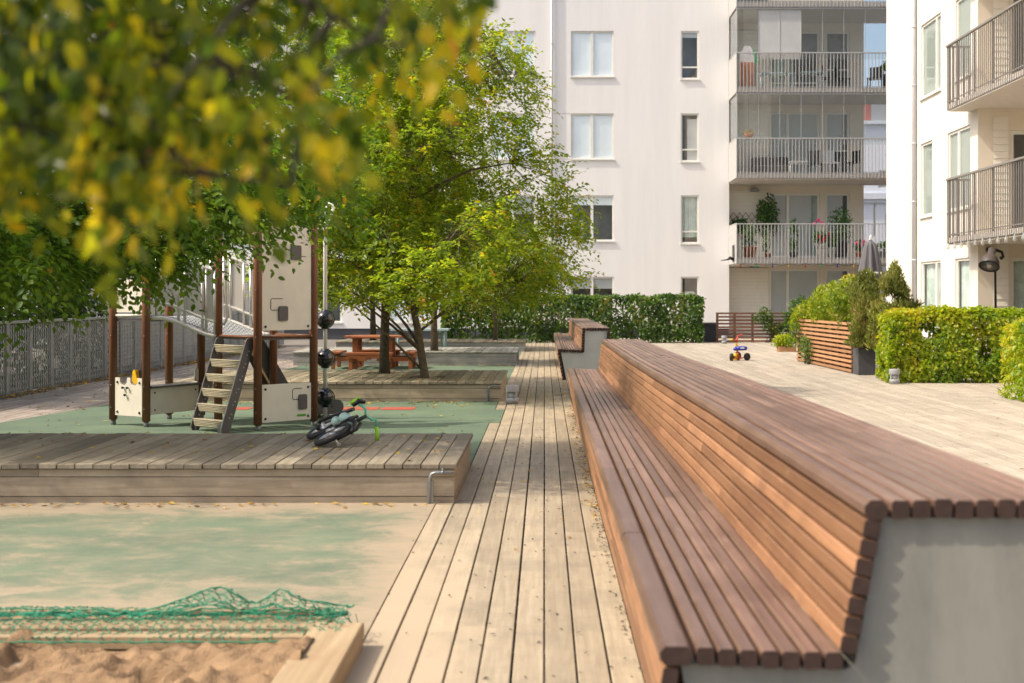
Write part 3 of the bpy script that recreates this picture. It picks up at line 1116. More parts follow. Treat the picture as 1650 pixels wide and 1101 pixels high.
for fx, fy, fa, fr_ in foot:
    dx, dy = Xg - fx, Yg - fy
    u = dx * math.cos(fa) + dy * math.sin(fa)
    w = -dx * math.sin(fa) + dy * math.cos(fa)
    d = np.sqrt((u / (fr_ * 1.5)) ** 2 + (w / (fr_ * 0.7)) ** 2)
    Zg += np.where(d < 1, -0.035 * (1 - d ** 2), 0) + 0.022 * np.exp(-((d - 1.15) / 0.22) ** 2)
Zg += 0.045 + 0.065 * np.clip((Xg + 1.35) / 0.4, 0, 1) * (0.5 + 0.5 * np.sin(Yg * 7.0)) * np.clip((Yg - 4.2) / .5, 0, 1)
V = np.stack([Xg.ravel(), Yg.ravel(), Zg.ravel()], 1)
idx = np.arange(nx_ * ny_).reshape(nx_, ny_)
F = np.stack([idx[:-1, :-1].ravel(), idx[1:, :-1].ravel(), idx[1:, 1:].ravel(), idx[:-1, 1:].ravel()], 1)
so = arr_mesh('sand', V, F, np.full(len(V), .5), M['sand'], sb, smooth=True)

# the net: knotted mesh draped over the back beam, heaped in two humps
net = MB()
gx, gy = 116, 15


def net_pt(i, k):
    x = -4.3 + 3.50 * i / (gx - 1)
    s = k / (gy - 1)
    y = 4.99 + 0.46 * s
    z = 0.114
    if s < .24:
        z = 0.114 - (0.24 - s) * 0.16
    hump = 0.0
    for hx, hw, hh in ((-1.39, .165, .10), (-1.115, .07, .075), (-1.01, .10, .045), (-.86, .10, .025), (-2.05, .3, .012), (-2.75, .35, .022), (-3.4, .4, .02)):
        hump += hh * .86 * math.exp(-(abs(x - hx) / hw) ** 2.4)
    z += hump * math.exp(-((s - .70) / .26) ** 2) * 1.15 * (0.95 + .22 * nz((i * .2, k * .4, 0), 1.0, 5))
    if s > .85:
        z = max(0.02, z - (s - .85) * .55 * (1 if hump < .04 else .3))
    a = .014 if hump < .03 else .016
    return Vector((x + a * nz((i * .35, k * .6, 9), 1.0, 2), y + a * 1.3 * nz((i * .35, k * .5, 0), 1.0, 7), z + a * .5 * nz((i * .5, k * .6, 4), 1.0, 3)))


GN = [[net_pt(i, k) for k in range(gy)] for i in range(gx)]
rs = random.Random(9)
for i in range(gx):
    for k in range(gy):
        if i + 1 < gx and (i + k) % 2 == 0:
            net.rnd(rs.random())
            net.tube([GN[i][k], (GN[i][k] + GN[i + 1][k]) / 2 + Vector((0, 0, -.005)), GN[i + 1][k]], .0019, 4, False)
        if k + 1 < gy and (i % 2 == 0 or k % 3):
            net.rnd(rs.random())
            net.tube([GN[i][k], GN[max(0, min(gx - 1, i + (1 if k % 2 else -1) * (i % 2)))][k + 1]], .0018, 4, False)
        if rs.random() < .5:
            net.sphere(GN[i][k], .0042, 5, 3)
for k in (0, 10):
    net.tube([GN[i][k] for i in range(gx)], .003, 5, False)
# loose folds bunched on the beam
for q in range(14):
    pts = []
    for i in range(0, gx):
        p = GN[i][9]
        pts.append(Vector((p.x + .02 * nz((i * .4, q, 7), 1.0, q), 5.25 + .10 * nz((i * .2, q * 2.0, 1), 1.0, q), 0.112 + .03 * abs(nz((i * .3, q * 3.0, 2), 1.0, q * 2)) + (p.z - .118) * .3 * (q % 3))))
    net.tube(pts, .0022, 4, False)
net.build('safety_net', M['net'], origin=(-2.5, 5.2, 0), label='green knotted net draped in humps over the back edge of the sandpit', cat='net')

# --------------------------------------------------------------------------- bollard lights
def bollard():
    t = thing('bollard_light', '', 'bollard light', (0, 0, 0), 'low grey bollard lights')
    b = MB()
    b.lathe([(.086, 0), (.086, .045), (.088, .05), (.088, .075), (.06, .078)], n=28)
    b.build('base', M['lampgrey'], t)
    l_ = MB()
    l_.lathe([(.058, .07), (.058, .16)], n=24)
    l_.build('lens', M['lamplens'], t)
    c = MB()
    c.lathe([(.062, .155), (.088, .158), (.090, .165), (.090, .238), (.086, .245), (.02, .25)], n=28)
    for k in range(4):
        a = k * math.pi / 2 + .6
        c.box(-.010, .010, -.007, .007, .072, .16, Matrix.Translation((.078 * math.cos(a), .078 * math.sin(a), 0)) @ Matrix.Rotation(a, 4, 'Z'))
    c.build('cap', M['lampgrey'], t)
    return t


b0 = bollard()
b0.location = (-.43, 17.15, 0)
b0['label'] = 'grey bollard light on the boardwalk at the corner of the tree platform'
b1 = copy_tree(b0)
b1.location = (5.77, 21.05, 0)
b1['label'] = 'grey bollard light in front of the yellow green hedge'
b2 = copy_tree(b0)
b2.location = (5.58, 39.6, 0)
b2['label'] = 'small distant bollard light in front of the dark brown slat fence'

# --------------------------------------------------------------------------- metal fence on the left
ft = thing('metal_fence', 'grey metal mesh fence with vertical slats along the left edge of the deck', 'fence', (-7.72, 20, 0))
FX = -7.72
rail = MB()
rail.box(FX - .045, FX + .03, 11.0, 38.0, 1.045, 1.085, ch=.008)
rail.build('top_rail', M['fencetop'], ft)
sl = MB()
ms = MB()
rs = random.Random(4)
y = 11.0
while y < 37.9:
    p_ = MB()
    p_.box(FX - .03, FX + .01, y - .055, y + .055, -.05, 1.045)
    p_.build('fence_post', M['fence'], ft)
    y += .82
y = 11.09
while y < 37.9:
    # zigzag slats woven through the wires
    w = 0.044
    n = 26
    vs, fs = [], []
    for i in range(n + 1):
        z = 0.04 + 0.99 * i / n
        dx = 0.004 * (1 if i % 2 else -1)
        vs += [(FX + dx, y, z), (FX + dx, y + w, z), (FX + dx - .006, y + w, z), (FX + dx - .006, y, z)]
    for i in range(n):
        for c in range(4):
            c2 = (c + 1) % 4
            fs.append((i * 4 + c, i * 4 + c2, i * 4 + 4 + c2, i * 4 + 4 + c))
    sl.rnd(rs.random())
    sl.add(vs, fs)
    y += 0.085
sl.build('slat_panel', M['fence'], ft)
for i in range(9):
    z = 0.08 + i * .115
    ms.tube([(FX + .016, 11, z), (FX + .016, 37.9, z)], .0022, 4, False)
ms.build('wire_mesh', M['fencemesh'], ft)

# --------------------------------------------------------------------------- play tower
pt = thing('play_tower', 'wooden post play tower with cream panels, ladder, arched bridge and black ball climbing pole', 'play tower', (-3.6, 14.3, 0))
PG, PH, PI_, PF = (-3.05, 13.6), (-2.545, 14.1), (-3.11, 14.67), (-3.615, 14.17)
PA, PB, PC, PE = (-4.81, 14.26), (-4.365, 14.01), (-4.38, 14.92), (-3.96, 14.75)
heights = {PG: 2.30, PH: 2.26, PI_: 2.28, PF: 2.28, PA: 1.78, PB: 1.78, PC: 1.76, PE: 1.76}
for (x, y), hh in heights.items():
    b = MB()
    b.rnd()
    b.tube([(x, y, .065), (x, y, hh - .01), (x, y, hh)], [.045, .045, .038], 12)
    po = b.build('post', M['post'], pt)
    f = MB()
    f.tube([(x, y, -.02), (x, y, .07)], .030, 10)
    for zz in (.2, .45, 1.0, 1.5):
        f.sphere((x - .01, y - .044, zz), .007, 6, 4)
    f.build('foot', M['galv'], po)


def panel_map(a, b, toward=-1):
    """u along a->b, w up, d out of the face (towards the camera)"""
    A, B = Vector((a[0], a[1], 0)), Vector((b[0], b[1], 0))
    e = (B - A).normalized()
    n = Vector((e.y, -e.x, 0))
    if n.y > 0:
        n = -n
    return (lambda u, w, d: A + e * u + n * d + Vector((0, 0, w))), (B - A).length


def rrect(u0, u1, w0, w1, r=.02, n=4):
    pts = []
    for cx, cy, a0 in ((u1 - r, w0 + r, -90), (u1 - r, w1 - r, 0), (u0 + r, w1 - r, 90), (u0 + r, w0 + r, 180)):
        for i in range(n + 1):
            a = R(a0 + 90 * i / n)
            pts.append((cx + r * math.cos(a), cy + r * math.sin(a)))
    return pts


def bolt(mb, f, u, w, d, r=.014):
    c = f(u, w, d)
    mb.sphere(c, r, 8, 6)


def cream_panel(a, b, w0, w1, plates, lines, label=False, lab=None, poly=None):
    f, ln = panel_map(a, b)
    m = MB()
    u0, u1 = .045, ln - .045
    pl = poly(u0, u1) if poly else rrect(u0, u1, w0, w1, .012)
    m.prism(pl, f, .0, .016)
    o = m.build('panel', M['panel'], pt)
    bb = MB()
    for uu in (u0 + .04, u1 - .04):
        for ww in (w0 + .04, w1 - .05):
            bolt(bb, f, uu, ww, .018)
    bb.build('bolt', M['black'], o)
    if plates:
        for (ua, ub, wa, wb) in plates:
            q = MB()
            q.prism(rrect(ua, ub, wa, wb, .02), f, .0165, .034)
            q.build('plate', M['hpl'], o)
    if lines:
        q = MB()
        for path in lines:
            q.tube([f(u, w, .0175) for u, w in path], .0042, 5)
        q.build('groove', M['black'], o)
    if label:
        q = MB()
        q.prism(rrect(*label, .012), f, .0165, .0185)
        q.build('sticker', M['greenlabel'], o)
    return f, o


# lower panel of the right tower
cream_panel(PG, PH, .085, .49, [(.50, .605, .20, .365)], [[(.545, .432), (.44, .43), (.425, .415), (.425, .325), (.438, .312), (.50, .312)]],
            label=(.48, .60, .125, .150))
# tall upper panel
cream_panel(PG, PH, 1.07, 2.20, [(.245, .36, 1.17, 1.33), (.40, .53, 1.83, 1.99)],
            [[(.30, 1.41), (.165, 1.41), (.15, 1.395), (.15, 1.30), (.165, 1.287), (.245, 1.287)], [(.53, 1.87), (.60, 1.87)], [(.53, 2.02), (.57, 2.02)]])


def crown_poly(u0, u1):
    w0, w1 = .115, .535
    L_ = u1 - u0
    pts = [(u0, w0), (u1, w0), (u1, w1), (u0 + L_ * .86, w1)]

    def notch(c, hw, dp):
        out = []
        for i in range(9):
            a = math.pi * i / 8
            out.append((c + hw * math.cos(a) * (1.0), w1 - dp * (0.25 + .75 * math.sin(a)) if 0 < i < 8 else w1))
        return out
    pts += notch(u0 + L_ * .70, L_ * .14, .085)
    pts += notch(u0 + L_ * .31, L_ * .14, .085)
    pts += [(u0, w1)]
    return pts


f_, o_ = cream_panel(PA, PB, .115, .535, None, None, poly=crown_poly)
kb = MB()
for (u, w) in ((.185, .425), (.255, .425), (.22, .345)):
    kb.tube([f_(u, w, .016), f_(u, w, .036)], .007, 6)
    kb.sphere(f_(u, w, .04), .015, 8, 6)
kb.build('knob', M['black'], o_)
yp = MB()
yp.prism([(.305, .505), (.345, .465), (.40, .485), (.405, .52), (.375, .54), (.36, .605), (.345, .625), (.325, .625), (.312, .60)], f_, -.03, .012)
yp.build('handle_plate', M['yellow'], pt)
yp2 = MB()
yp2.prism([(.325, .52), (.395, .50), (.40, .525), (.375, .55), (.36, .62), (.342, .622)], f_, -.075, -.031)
yp2.build('plate_back_board', M['hpl'], pt)  # dark laminate board set behind the yellow plate
# side panel and small shelf of the left tower
f, ln = panel_map(PB, PE)
m = MB()
m.prism(rrect(.05, ln - .05, .13, .42, .012), f, -.01, .006)
o = m.build('panel', M['panel'], pt)
b = MB()
for uu in (.12, ln - .1):
    for ww in (.18, .37):
        bolt(b, f, uu, ww, .01, .01)
b.build('bolt', M['black'], o)
m = MB()
m.prism([(.03, .425), (ln - .03, .425), (ln - .03, .445), (.03, .445)], f, -.14, .06)
m.build('shelf', M['hpl'], pt)
m = MB()
m.prism(rrect(ln - .11, ln - .05, .46, .62, .025), f, -.005, .007)
m.build('bracket', M['panel'], pt)
f, ln = panel_map(PA, PB)
m = MB()
m.tube([f(.02, 1.225, 0), f(ln - .02, 1.225, 0)], .014, 8)
m.prism([(.06, 1.26), (ln - .06, 1.26), (ln - .06, 1.62), (.06, 1.62)], f, -.01, .006)
m.build('cross_rail', M['panel'], pt)
# decks
dk = MB()
for poly4, z in (((PA, PB, PE, PC), 1.19), ((PG, PH, PI_, PF), 0.995)):
    cx = sum(p[0] for p in poly4) / 4
    cy = sum(p[1] for p in poly4) / 4
    c = [Vector((cx + (p[0] - cx) * .97, cy + (p[1] - cy) * .97, 0)) for p in poly4]
    dk.hexa([p + Vector((0, 0, z - .03)) for p in c] + [p + Vector((0, 0, z)) for p in c])
dk.build('deck', M['hpl'], pt)
lip = MB()
for a, b in ((PF, PG), (PG, PH), (PH, PI_)):
    lip.tube([(a[0], a[1], 1.0), (b[0], b[1], 1.0)], .014, 8)
lip.build('deck_edge', M['post'], pt)

# ladder
TR, TL = Vector((-3.135, 13.62, .955)), Vector((-3.56, 14.03, .955))
BR, BL = Vector((-3.335, 13.33, 0.02)), Vector((-3.745, 13.68, 0.02))
for a, b in ((TL, BL), (TR, BR)):
    m = MB()
    d = (b - a)
    e = d.normalized()
    sd = (TR - TL).normalized()
    nrm_ = e.cross(sd).normalized()
    ln = d.length
    ow = .055
    pl = []
    for i in range(9):
        an = R(90 + 180 * i / 8)
        pl.append((.02 + ow * math.cos(an), ow * math.sin(an)))
    for i in range(9):
        an = R(-90 + 180 * i / 8)
        pl.append((ln - .03 + ow * math.cos(an), ow * math.sin(an)))
    m.prism(pl, lambda u, w, t, a=a: a + e * u + nrm_ * w + sd * t, -.009, .009)
    st_ = m.build('ladder_side', M['hpl'], pt)
    bb = MB()
    for i in range(6):
        for dw in (-.022, .022):
            bb.sphere(a + e * (.13 + i * (ln - .22) / 5.6 + dw) + nrm_ * (-.01 + dw * .3) + sd * .010, .008, 6, 4)
    bb.build('bolt', M['steel'], st_)
    ft_ = MB()
    ft_.box(-.02, .02, -.006, .006, -.02, .10, Matrix.Translation((b.x + (.0 if a is TL else -.05), b.y, .0)))
    ft_.build('ladder_foot', M['galv'], pt)
for i in range(6):
    q = (i + .35) / 6.0
    a = TL.lerp(BL, q)
    b = TR.lerp(BR, q)
    sd = (b - a).normalized()
    out = Vector((sd.y, -sd.x, 0))
    if out.y > 0:
        out = -out
    m = MB()
    m.rnd()
    prof = [(-.055, -.012), (-.05, -.03), (.030, -.078), (.046, -.07), (.056, .004), (.048, .012), (-.05, .006)]
    for k in range(1):
        m.prism(prof, lambda u, w, t, a=a, sd=sd, out=out: a + sd * t + out * u + Vector((0, 0, w)), .008, (b - a).length - .008)
    # ribbed nose
    for k in range(5):
        m.rnd()
        m.tube([a + sd * .01 + out * (.055 - .0022 * k) + Vector((0, 0, .004 - k * .0165)), b - sd * .01 + out * (.055 - .0022 * k) + Vector((0, 0, .004 - k * .0165))], .0075, 6)
    m.build('tread', M['tread'], pt)

# arched bridge between the towers
n = 16
near, far = [], []
for i in range(n + 1):
    s = i / n
    z = 1.205 - .205 * (3 * s ** 2 - 2 * s ** 3) * 1.0 + .0 * s
    z += 0.03 * math.sin(math.pi * s * 1.0)
    a = Vector((PB[0] + .05, PB[1] + .02, 0)).lerp(Vector((PF[0] - .02, PF[1] - .03, 0)), s)
    c = Vector((PE[0] + .03, PE[1], 0)).lerp(Vector((PI_[0] - .03, PI_[1], 0)), s)
    near.append(a + Vector((0, 0, z)))
    far.append(c + Vector((0, 0, z + .0)))
m = MB()
for i in range(n):
    m.hexa([near[i] - Vector((0, 0, .012)), near[i + 1] - Vector((0, 0, .012)), far[i + 1] - Vector((0, 0, .012)), far[i] - Vector((0, 0, .012)),
            near[i], near[i + 1], far[i + 1], far[i]])
for i in range(44):
    s = i / 43 * n
    k = min(n - 1, int(s))
    a = near[k].lerp(near[k + 1], s - k)
    c = far[k].lerp(far[k + 1], s - k)
    for q in range(11):
        p = a.lerp(c, (q + .5 + .25 * (i % 2)) / 11.5)
        m.sphere(p + Vector((0, 0, .002)), .012, 6, 4, .5)
br = m.build('bridge', M['grate'], pt)
for line, dz in ((near, -.01), (far, -.01)):
    r_ = MB()
    r_.tube([p + Vector((0, 0, dz)) for p in line], .024, 10)
    r_.build('bridge_rail', M['pole'], br)
# guards of perforated sheet along both sides of the bridge
def guard(line, spans):
    gr = MB()
    gr.tube([p + Vector((0, 0, .155)) for p in line], .017, 8)
    gd = gr.build('guard_rail', M['pole'], pt)
    t_ = MB()
    t_.tube([p + Vector((0, 0, .72)) for p in line], .017, 8)
    t_.build('top_rail', M['pole'], gd)

    def pa(s, dz):
        k = min(n - 1, int(s * n))
        return line[k].lerp(line[k + 1], s * n - k) + Vector((0, 0, dz))
    for s0, s1 in spans:
        ps, ph = MB(), MB()
        c0, c1 = pa(s0, .17), pa(s1, .17)
        e = Vector((c1.x - c0.x, c1.y - c0.y, 0)).normalized()
        nn = Vector((e.y, -e.x, 0))
        ps.hexa([c0, c1, c1 - nn * .004, c0 - nn * .004, pa(s0, .70), pa(s1, .70), pa(s1, .70) - nn * .004, pa(s0, .70) - nn * .004])
        nu = max(5, int((c1 - c0).length / .019))
        for iz in range(32):
            for iu in range(nu):
                tt = (iu + .5 + .5 * (iz % 2)) / (nu + 1)
                c = c0.lerp(c1, tt) + Vector((0, 0, .015 + iz * .016)) + nn * .0012
                r_ = .0042
                ph.add([c + e * r_, c + Vector((0, 0, r_)), c - e * r_, c - Vector((0, 0, r_))], [(0, 1, 2, 3)])
        o = ps.build('perforated_panel', M['perf'], gd)
        ph.build('perforations', M['perfhole'], gd)
        for s in (s0, s1):
            pp = MB()
            pp.tube([pa(s, -.02), pa(s, .72)], .0165, 8)
            pp.build('upright', M['steel'], gd)


guard(near, ((.08, .42), (.52, .79), (.85, .985)))
guard(far, ((.10, .30), (.40, .60), (.70, .90)))
# hoop handles beside the ladder
for (x, y), sg in ((PF, 1), (PG, -1)):
    m = MB()
    o1 = Vector((x, y, 0)) + Vector((.10 if sg > 0 else -.055, -.02 if sg > 0 else .05, 0))
    base = Vector((x, y, 0))
    m.tube([base + Vector((0, 0, 1.13)), o1 * .7 + base * .3 + Vector((0, 0, 1.13)), o1 + Vector((0, 0, 1.2)), o1 + Vector((0, 0, 1.75)), o1 * .7 + base * .3 + Vector((0, 0, 1.82)), base + Vector((0, 0, 1.82))], .016, 8)
    m.build('hoop_handle', M['steel'], pt)
# slide at the back with dark sides and a birch bed
SD0, SD1 = Vector((-3.32, 14.62, 0)), Vector((-2.40, 15.12, 0))
se = (SD1 - SD0).normalized()
sn_ = Vector((-se.y, se.x, 0))
sl_len = (SD1 - SD0).length


def slide_profile():
    pts = [(0, .80), (.36, .10), (.50, .05)]
    pts += [(sl_len - .06 + .085 * math.cos(R(q)), .135 + .085 * math.sin(R(q))) for q in range(-90, 91, 20)]
    pts += [(.62, .24), (.50, .29), (.44, .36), (.04, 1.06), (0, 1.07)]
    return pts


for off in (0.0, .42):
    m = MB()
    m.prism(slide_profile(), lambda u, w, t, off=off: SD0 + se * u + sn_ * (off + t) + Vector((0, 0, w)), -.01, .01)
    sd2 = m.build('slide_side', M['hpl'], pt)
    b = MB()
    for (u, w) in ((sl_len - .12, .14), (.6, .16), (.2, .62)):
        b.sphere(SD0 + se * u + sn_ * (off - .012) + Vector((0, 0, w)), .012, 6, 4)
    b.build('bolt', M['black'], sd2)
m = MB()
bed = [(0, .92), (.40, .20), (.48, .14), (sl_len - .04, .11)]
for (u0, w0), (u1, w1) in zip(bed, bed[1:]):
    q = [SD0 + se * u + sn_ * o_ + Vector((0, 0, w)) for o_ in (.012, .408) for (u, w) in ((u0, w0), (u1, w1))]
    d_ = Vector((0, 0, -.014))
    m.hexa([q[0] + d_, q[1] + d_, q[3] + d_, q[2] + d_, q[0], q[1], q[3], q[2]])
m.build('slide_bed', M['orangeply'], pt)
m = MB()
for o_ in (.06, .36):
    p = SD0 + se * (sl_len - .15) + sn_ * o_
    m.tube([p + Vector((0, 0, -.02)), p + Vector((0, 0, .10))], .016, 8)
m.build('slide_leg', M['galv'], pt)
# climbing pole with three black balls
PX, PY = -2.465, 14.38
m = MB()
m.tube([(PX, PY, -.02), (PX, PY, 2.30), (PX + .015, PY, 2.42), (PX + .05, PY, 2.48), (PX + .085, PY, 2.46), (PX + .09, PY - .01, 2.38), (PX + .055, PY - .02, 2.28), (PX + .0, PY - .02, 2.24), (PX - .06, PY - .15, 2.2)],
       [.023, .023, .022, .020, .020, .020, .020, .020, .018], 12)
cp = m.build('climbing_pole', M['pole'], pt)
for z in (1.178, .738, .298):
    b = MB()
    b.sphere((PX, PY, z), .102, 28, 18)
    b.lathe([(.045, -.108), (.045, .108)], (PX, PY, z), 16)
    b.tube([(PX + .104 * math.cos(q), PY + .012, z + .104 * math.sin(q)) for q in np.linspace(0, 2 * math.pi, 33)], .0035, 5, False)
    b.build('ball', M['blackgloss'], cp)

# --------------------------------------------------------------------------- child's bicycle lying on the platform
PZ = 0.277
bk = thing('child_bicycle', 'small black and mint green child bicycle lying on its side on the near platform', 'bicycle', (-1.62, 10.1, PZ))
th = R(26)
Fd = Vector((.31, -.95, 0)).normalized()
Ud = Vector((.95, .31, 0)).normalized() * math.cos(th) + Vector((0, 0, math.sin(th)))
Sd = Ud.cross(Fd).normalized()
if Sd.z < 0:
    Sd = -Sd
WR = .135
fc = Vector((-1.635, 9.88, PZ + .085))
rc = fc - Fd * .43 + Vector((0, .0, .004))


def basis(X, Y, Z):
    return Matrix(((X.x, Y.x, Z.x, 0), (X.y, Y.y, Z.y, 0), (X.z, Y.z, Z.z, 0), (0, 0, 0, 1)))


def bike_wheel(c, U, F, S):
    mt = basis(F, U, S)
    w = MB()
    w.torus(c, WR, .0245, mt, 36, 10, 1.0)
    wo = w.build('wheel', M['tyre'], bk)
    r_ = MB()
    r_.torus(c, WR - .028, .012, mt, 32, 8, 1.2)
    for k in range(12):
        a = 2 * math.pi * k / 12
        q = F * math.cos(a) + U * math.sin(a)
        r_.tube([c + q * .015 + S * (.014 if k % 2 else -.014), c + q * (WR - .03)], .003, 4, False)
    r_.build('rim', M['steel'], wo)
    h_ = MB()
    h_.tube([c - S * .05, c + S * .05], .016, 10)
    h_.tube([c - S * .03, c + S * .03], .026, 12)
    h_.build('hub', M['steel'], wo)


F2 = (Fd * math.cos(R(-16)) + Ud * math.sin(R(-16)))
U2 = (Ud * math.cos(R(-16)) - Fd * math.sin(R(-16)))
bike_wheel(rc, Ud, Fd, Sd)
bike_wheel(fc, Ud, Fd, Sd)
head = fc + Ud * .235 - Fd * .05
hb = fc + Ud * .30 - Fd * .06
m = MB()
m.tube([rc + Sd * .055 - Ud * .02, rc + Sd * .075, head * .5 + rc * .5 + Sd * .085, head + Sd * .095], .0155, 8)
m.tube([rc - Sd * .055, head * .6 + rc * .4 - Sd * .02, head], .015, 8)
m.tube([rc + Sd * .055 - Ud * .035, rc + Sd * .015 - Ud * .05], .017, 8)
mid = head.lerp(rc, .55)
m.tube([mid + Sd * .07, mid + Sd * .0, mid - Sd * .035 - Ud * .02], .013, 8)
m.build('frame', M['black'], bk)
m = MB()
m.sphere(head.lerp(rc, .22) - Ud * .025 + Sd * .05, .055, 14, 10, .8)
m.sphere(head.lerp(rc, .45) - Ud * .04 + Sd * .045, .04, 12, 8)
m.tube([head.lerp(rc, .1), head.lerp(rc, .5) - Ud * .05], [.03, .022], 8)
m.build('battery_housing', M['palemint'], bk)
m = MB()
for s in (.05, -.05):
    m.tube([head + Sd * s * .6, fc + Ud * (WR + .045) + Sd * s, fc + Sd * s], [.014, .013, .010], 8)
m.tube([head - Ud * .03, hb], .015, 8)
m.build('fork', M['black'], bk)
m = MB()
for s in (.05,):
    m.lathe([(.03, -.01), (.045, 0), (.03, .01)], fc + Sd * .045, 14, basis(Fd, Ud, Sd))
    m.tube([fc + Sd * .045 - Fd * .02, fc + Sd * .05 + Fd * .06 - Ud * .02, fc + Sd * .055 + Fd * .07], .009, 6)
m.box(-.03, .03, -.014, .014, -.007, .007, Matrix.Translation(fc - Sd * .075 + Fd * .07) @ basis(Fd, Ud, Sd))
m.tube([fc - Sd * .03, fc - Sd * .075 + Fd * .07], .008, 6)
m.build('pedal', M['steel'], bk)
m = MB()
gl = hb + Sd * .145 + Ud * .02
gr_ = hb - Sd * .115 + Ud * .035
m.tube([hb + Sd * .115 - Ud * .01, hb + Sd * .05 + Ud * .02, hb, hb - Sd * .05 + Ud * .03, hb - Sd * .065 + Ud * .06, gr_], .0115, 8)
m.build('handlebar', M['mint'], bk)
m = MB()
m.tube([gl, gl - Ud * .085 - Fd * .01], .0155, 10)
m.build('grip', M['lime'], bk)
m = MB()
gr2 = Vector((gr_.x + .008, gr_.y, PZ + .018))
m.tube([gr_ + Vector((0, 0, .0)), gr_ * .4 + gr2 * .6, gr2], .0155, 10)
m.build('grip', M['lime'], bk)
m = MB()
m.tube([hb + Sd * .12 - Ud * .06, hb + Sd * .135 + Ud * .0, hb + Sd * .10 + Ud * .04], [.016, .024, .016], 8)
m.build('hand_guard', M['black'], bk)
m = MB()
m.tube([fc + Ud * (WR + .03) + Sd * .05, fc + Ud * (WR + .055) + Sd * .02 + Fd * .06, fc + Ud * (WR + .02) - Sd * .02 + Fd * .1, fc + Ud * (WR - .02) - Sd * .03 + Fd * .12], .019, 8)
m.build('guard', M['black'], bk)

# --------------------------------------------------------------------------- picnic table
px_, py_ = -3.42, 25.7
pc = thing('picnic_table', 'round red stained picnic table with four attached benches under the trees', 'picnic table', (px_, py_, 0))
m = MB()
for i in range(11):
    x = -.55 + i * .11
    hw = math.sqrt(max(0.02, .585 ** 2 - x ** 2))
    m.rnd()
    m.box(px_ - hw, px_ + hw, py_ + x - .052, py_ + x + .052, .625, .66, ch=.004)
m.build('tabletop', M['redwood'], pc)
for sx in (-.34, .34):
    for sy in (-.30, .30):
        m = MB()
        m.rnd()
        m.box(px_ + sx - .05, px_ + sx + .05, py_ + sy - .04, py_ + sy + .04, 0, .625)
        m.build('leg', M['redwood'], pc)
for k in range(4):
    mt = Matrix.Translation((px_, py_, 0)) @ Matrix.Rotation(k * math.pi / 2, 4, 'Z')
    m = MB()
    for q in range(2):
        m.rnd()
        m.box(-.46, .46, -.86 + q * .125, -.745 + q * .125, .315, .35, mt, ch=.004)
    m.rnd()
    m.box(-.42, .42, -.84, -.805, .235, .314, mt)
    s_ = m.build('bench_seat', M['redwood'], pc)
    b = MB()
    for sx in (-.36, .36):
        b.rnd()
        b.box(sx - .035, sx + .035, -.80, -.73, 0, .314, mt)
        b.box(sx - .03, sx + .03, -.72, -.1, .16, .24, mt)
    b.build('bench_support', M['redwood'], s_)
st = thing('steel_table', 'grey green metal table on tube legs between the far timber platforms', 'table', (-3.0, 31.2, 0))
m = MB()
m.box(-3.72, -2.33, 30.85, 31.55, .62, .665, ch=.004)
m.build('tabletop', M['greytable'], st)
for (x, y) in ((-3.6, 30.95), (-2.42, 30.95), (-3.6, 31.45), (-2.42, 31.45), (-2.62, 30.95), (-2.52, 31.45)):
    m = MB()
    m.tube([(x, y, 0), (x, y, .62)], .028, 8)
    m.build('leg', M['greytable'], st)

# --------------------------------------------------------------------------- buildings
def wall_grid(mb, f, u0, u1, w0, w1, openings, reveal=0.088):
    us = sorted(set([u0, u1] + [o[0] for o in openings] + [o[1] for o in openings]))
    ws = sorted(set([w0, w1] + [o[2] for o in openings] + [o[3] for o in openings]))
    for a, b in zip(us, us[1:]):
        for c, d in zip(ws, ws[1:]):
            cu, cw = (a + b) / 2, (c + d) / 2
            if any(o[0] < cu < o[1] and o[2] < cw < o[3] for o in openings):
                continue
            mb.add([f(a, c, 0), f(b, c, 0), f(b, d, 0), f(a, d, 0)], [(0, 1, 2, 3)])
    for a, b, c, d in openings:
        r = reveal
        mb.add([f(a, c, 0), f(a, d, 0), f(a, d, r), f(a, c, r)], [(0, 1, 2, 3)])
        mb.add([f(b, c, 0), f(b, d, 0), f(b, d, r), f(b, c, r)], [(0, 1, 2, 3)])
        mb.add([f(a, d, 0), f(b, d, 0), f(b, d, r), f(a, d, r)], [(0, 1, 2, 3)])
        mb.add([f(a, c, 0), f(b, c, 0), f(b, c, r), f(a, c, r)], [(0, 1, 2, 3)])


def fbox(mb, f, u0, u1, w0, w1, d0, d1):
    mb.hexa([f(u0, w0, d0), f(u1, w0, d0), f(u1, w0, d1), f(u0, w0, d1), f(u0, w1, d0), f(u1, w1, d0), f(u1, w1, d1), f(u0, w1, d1)])


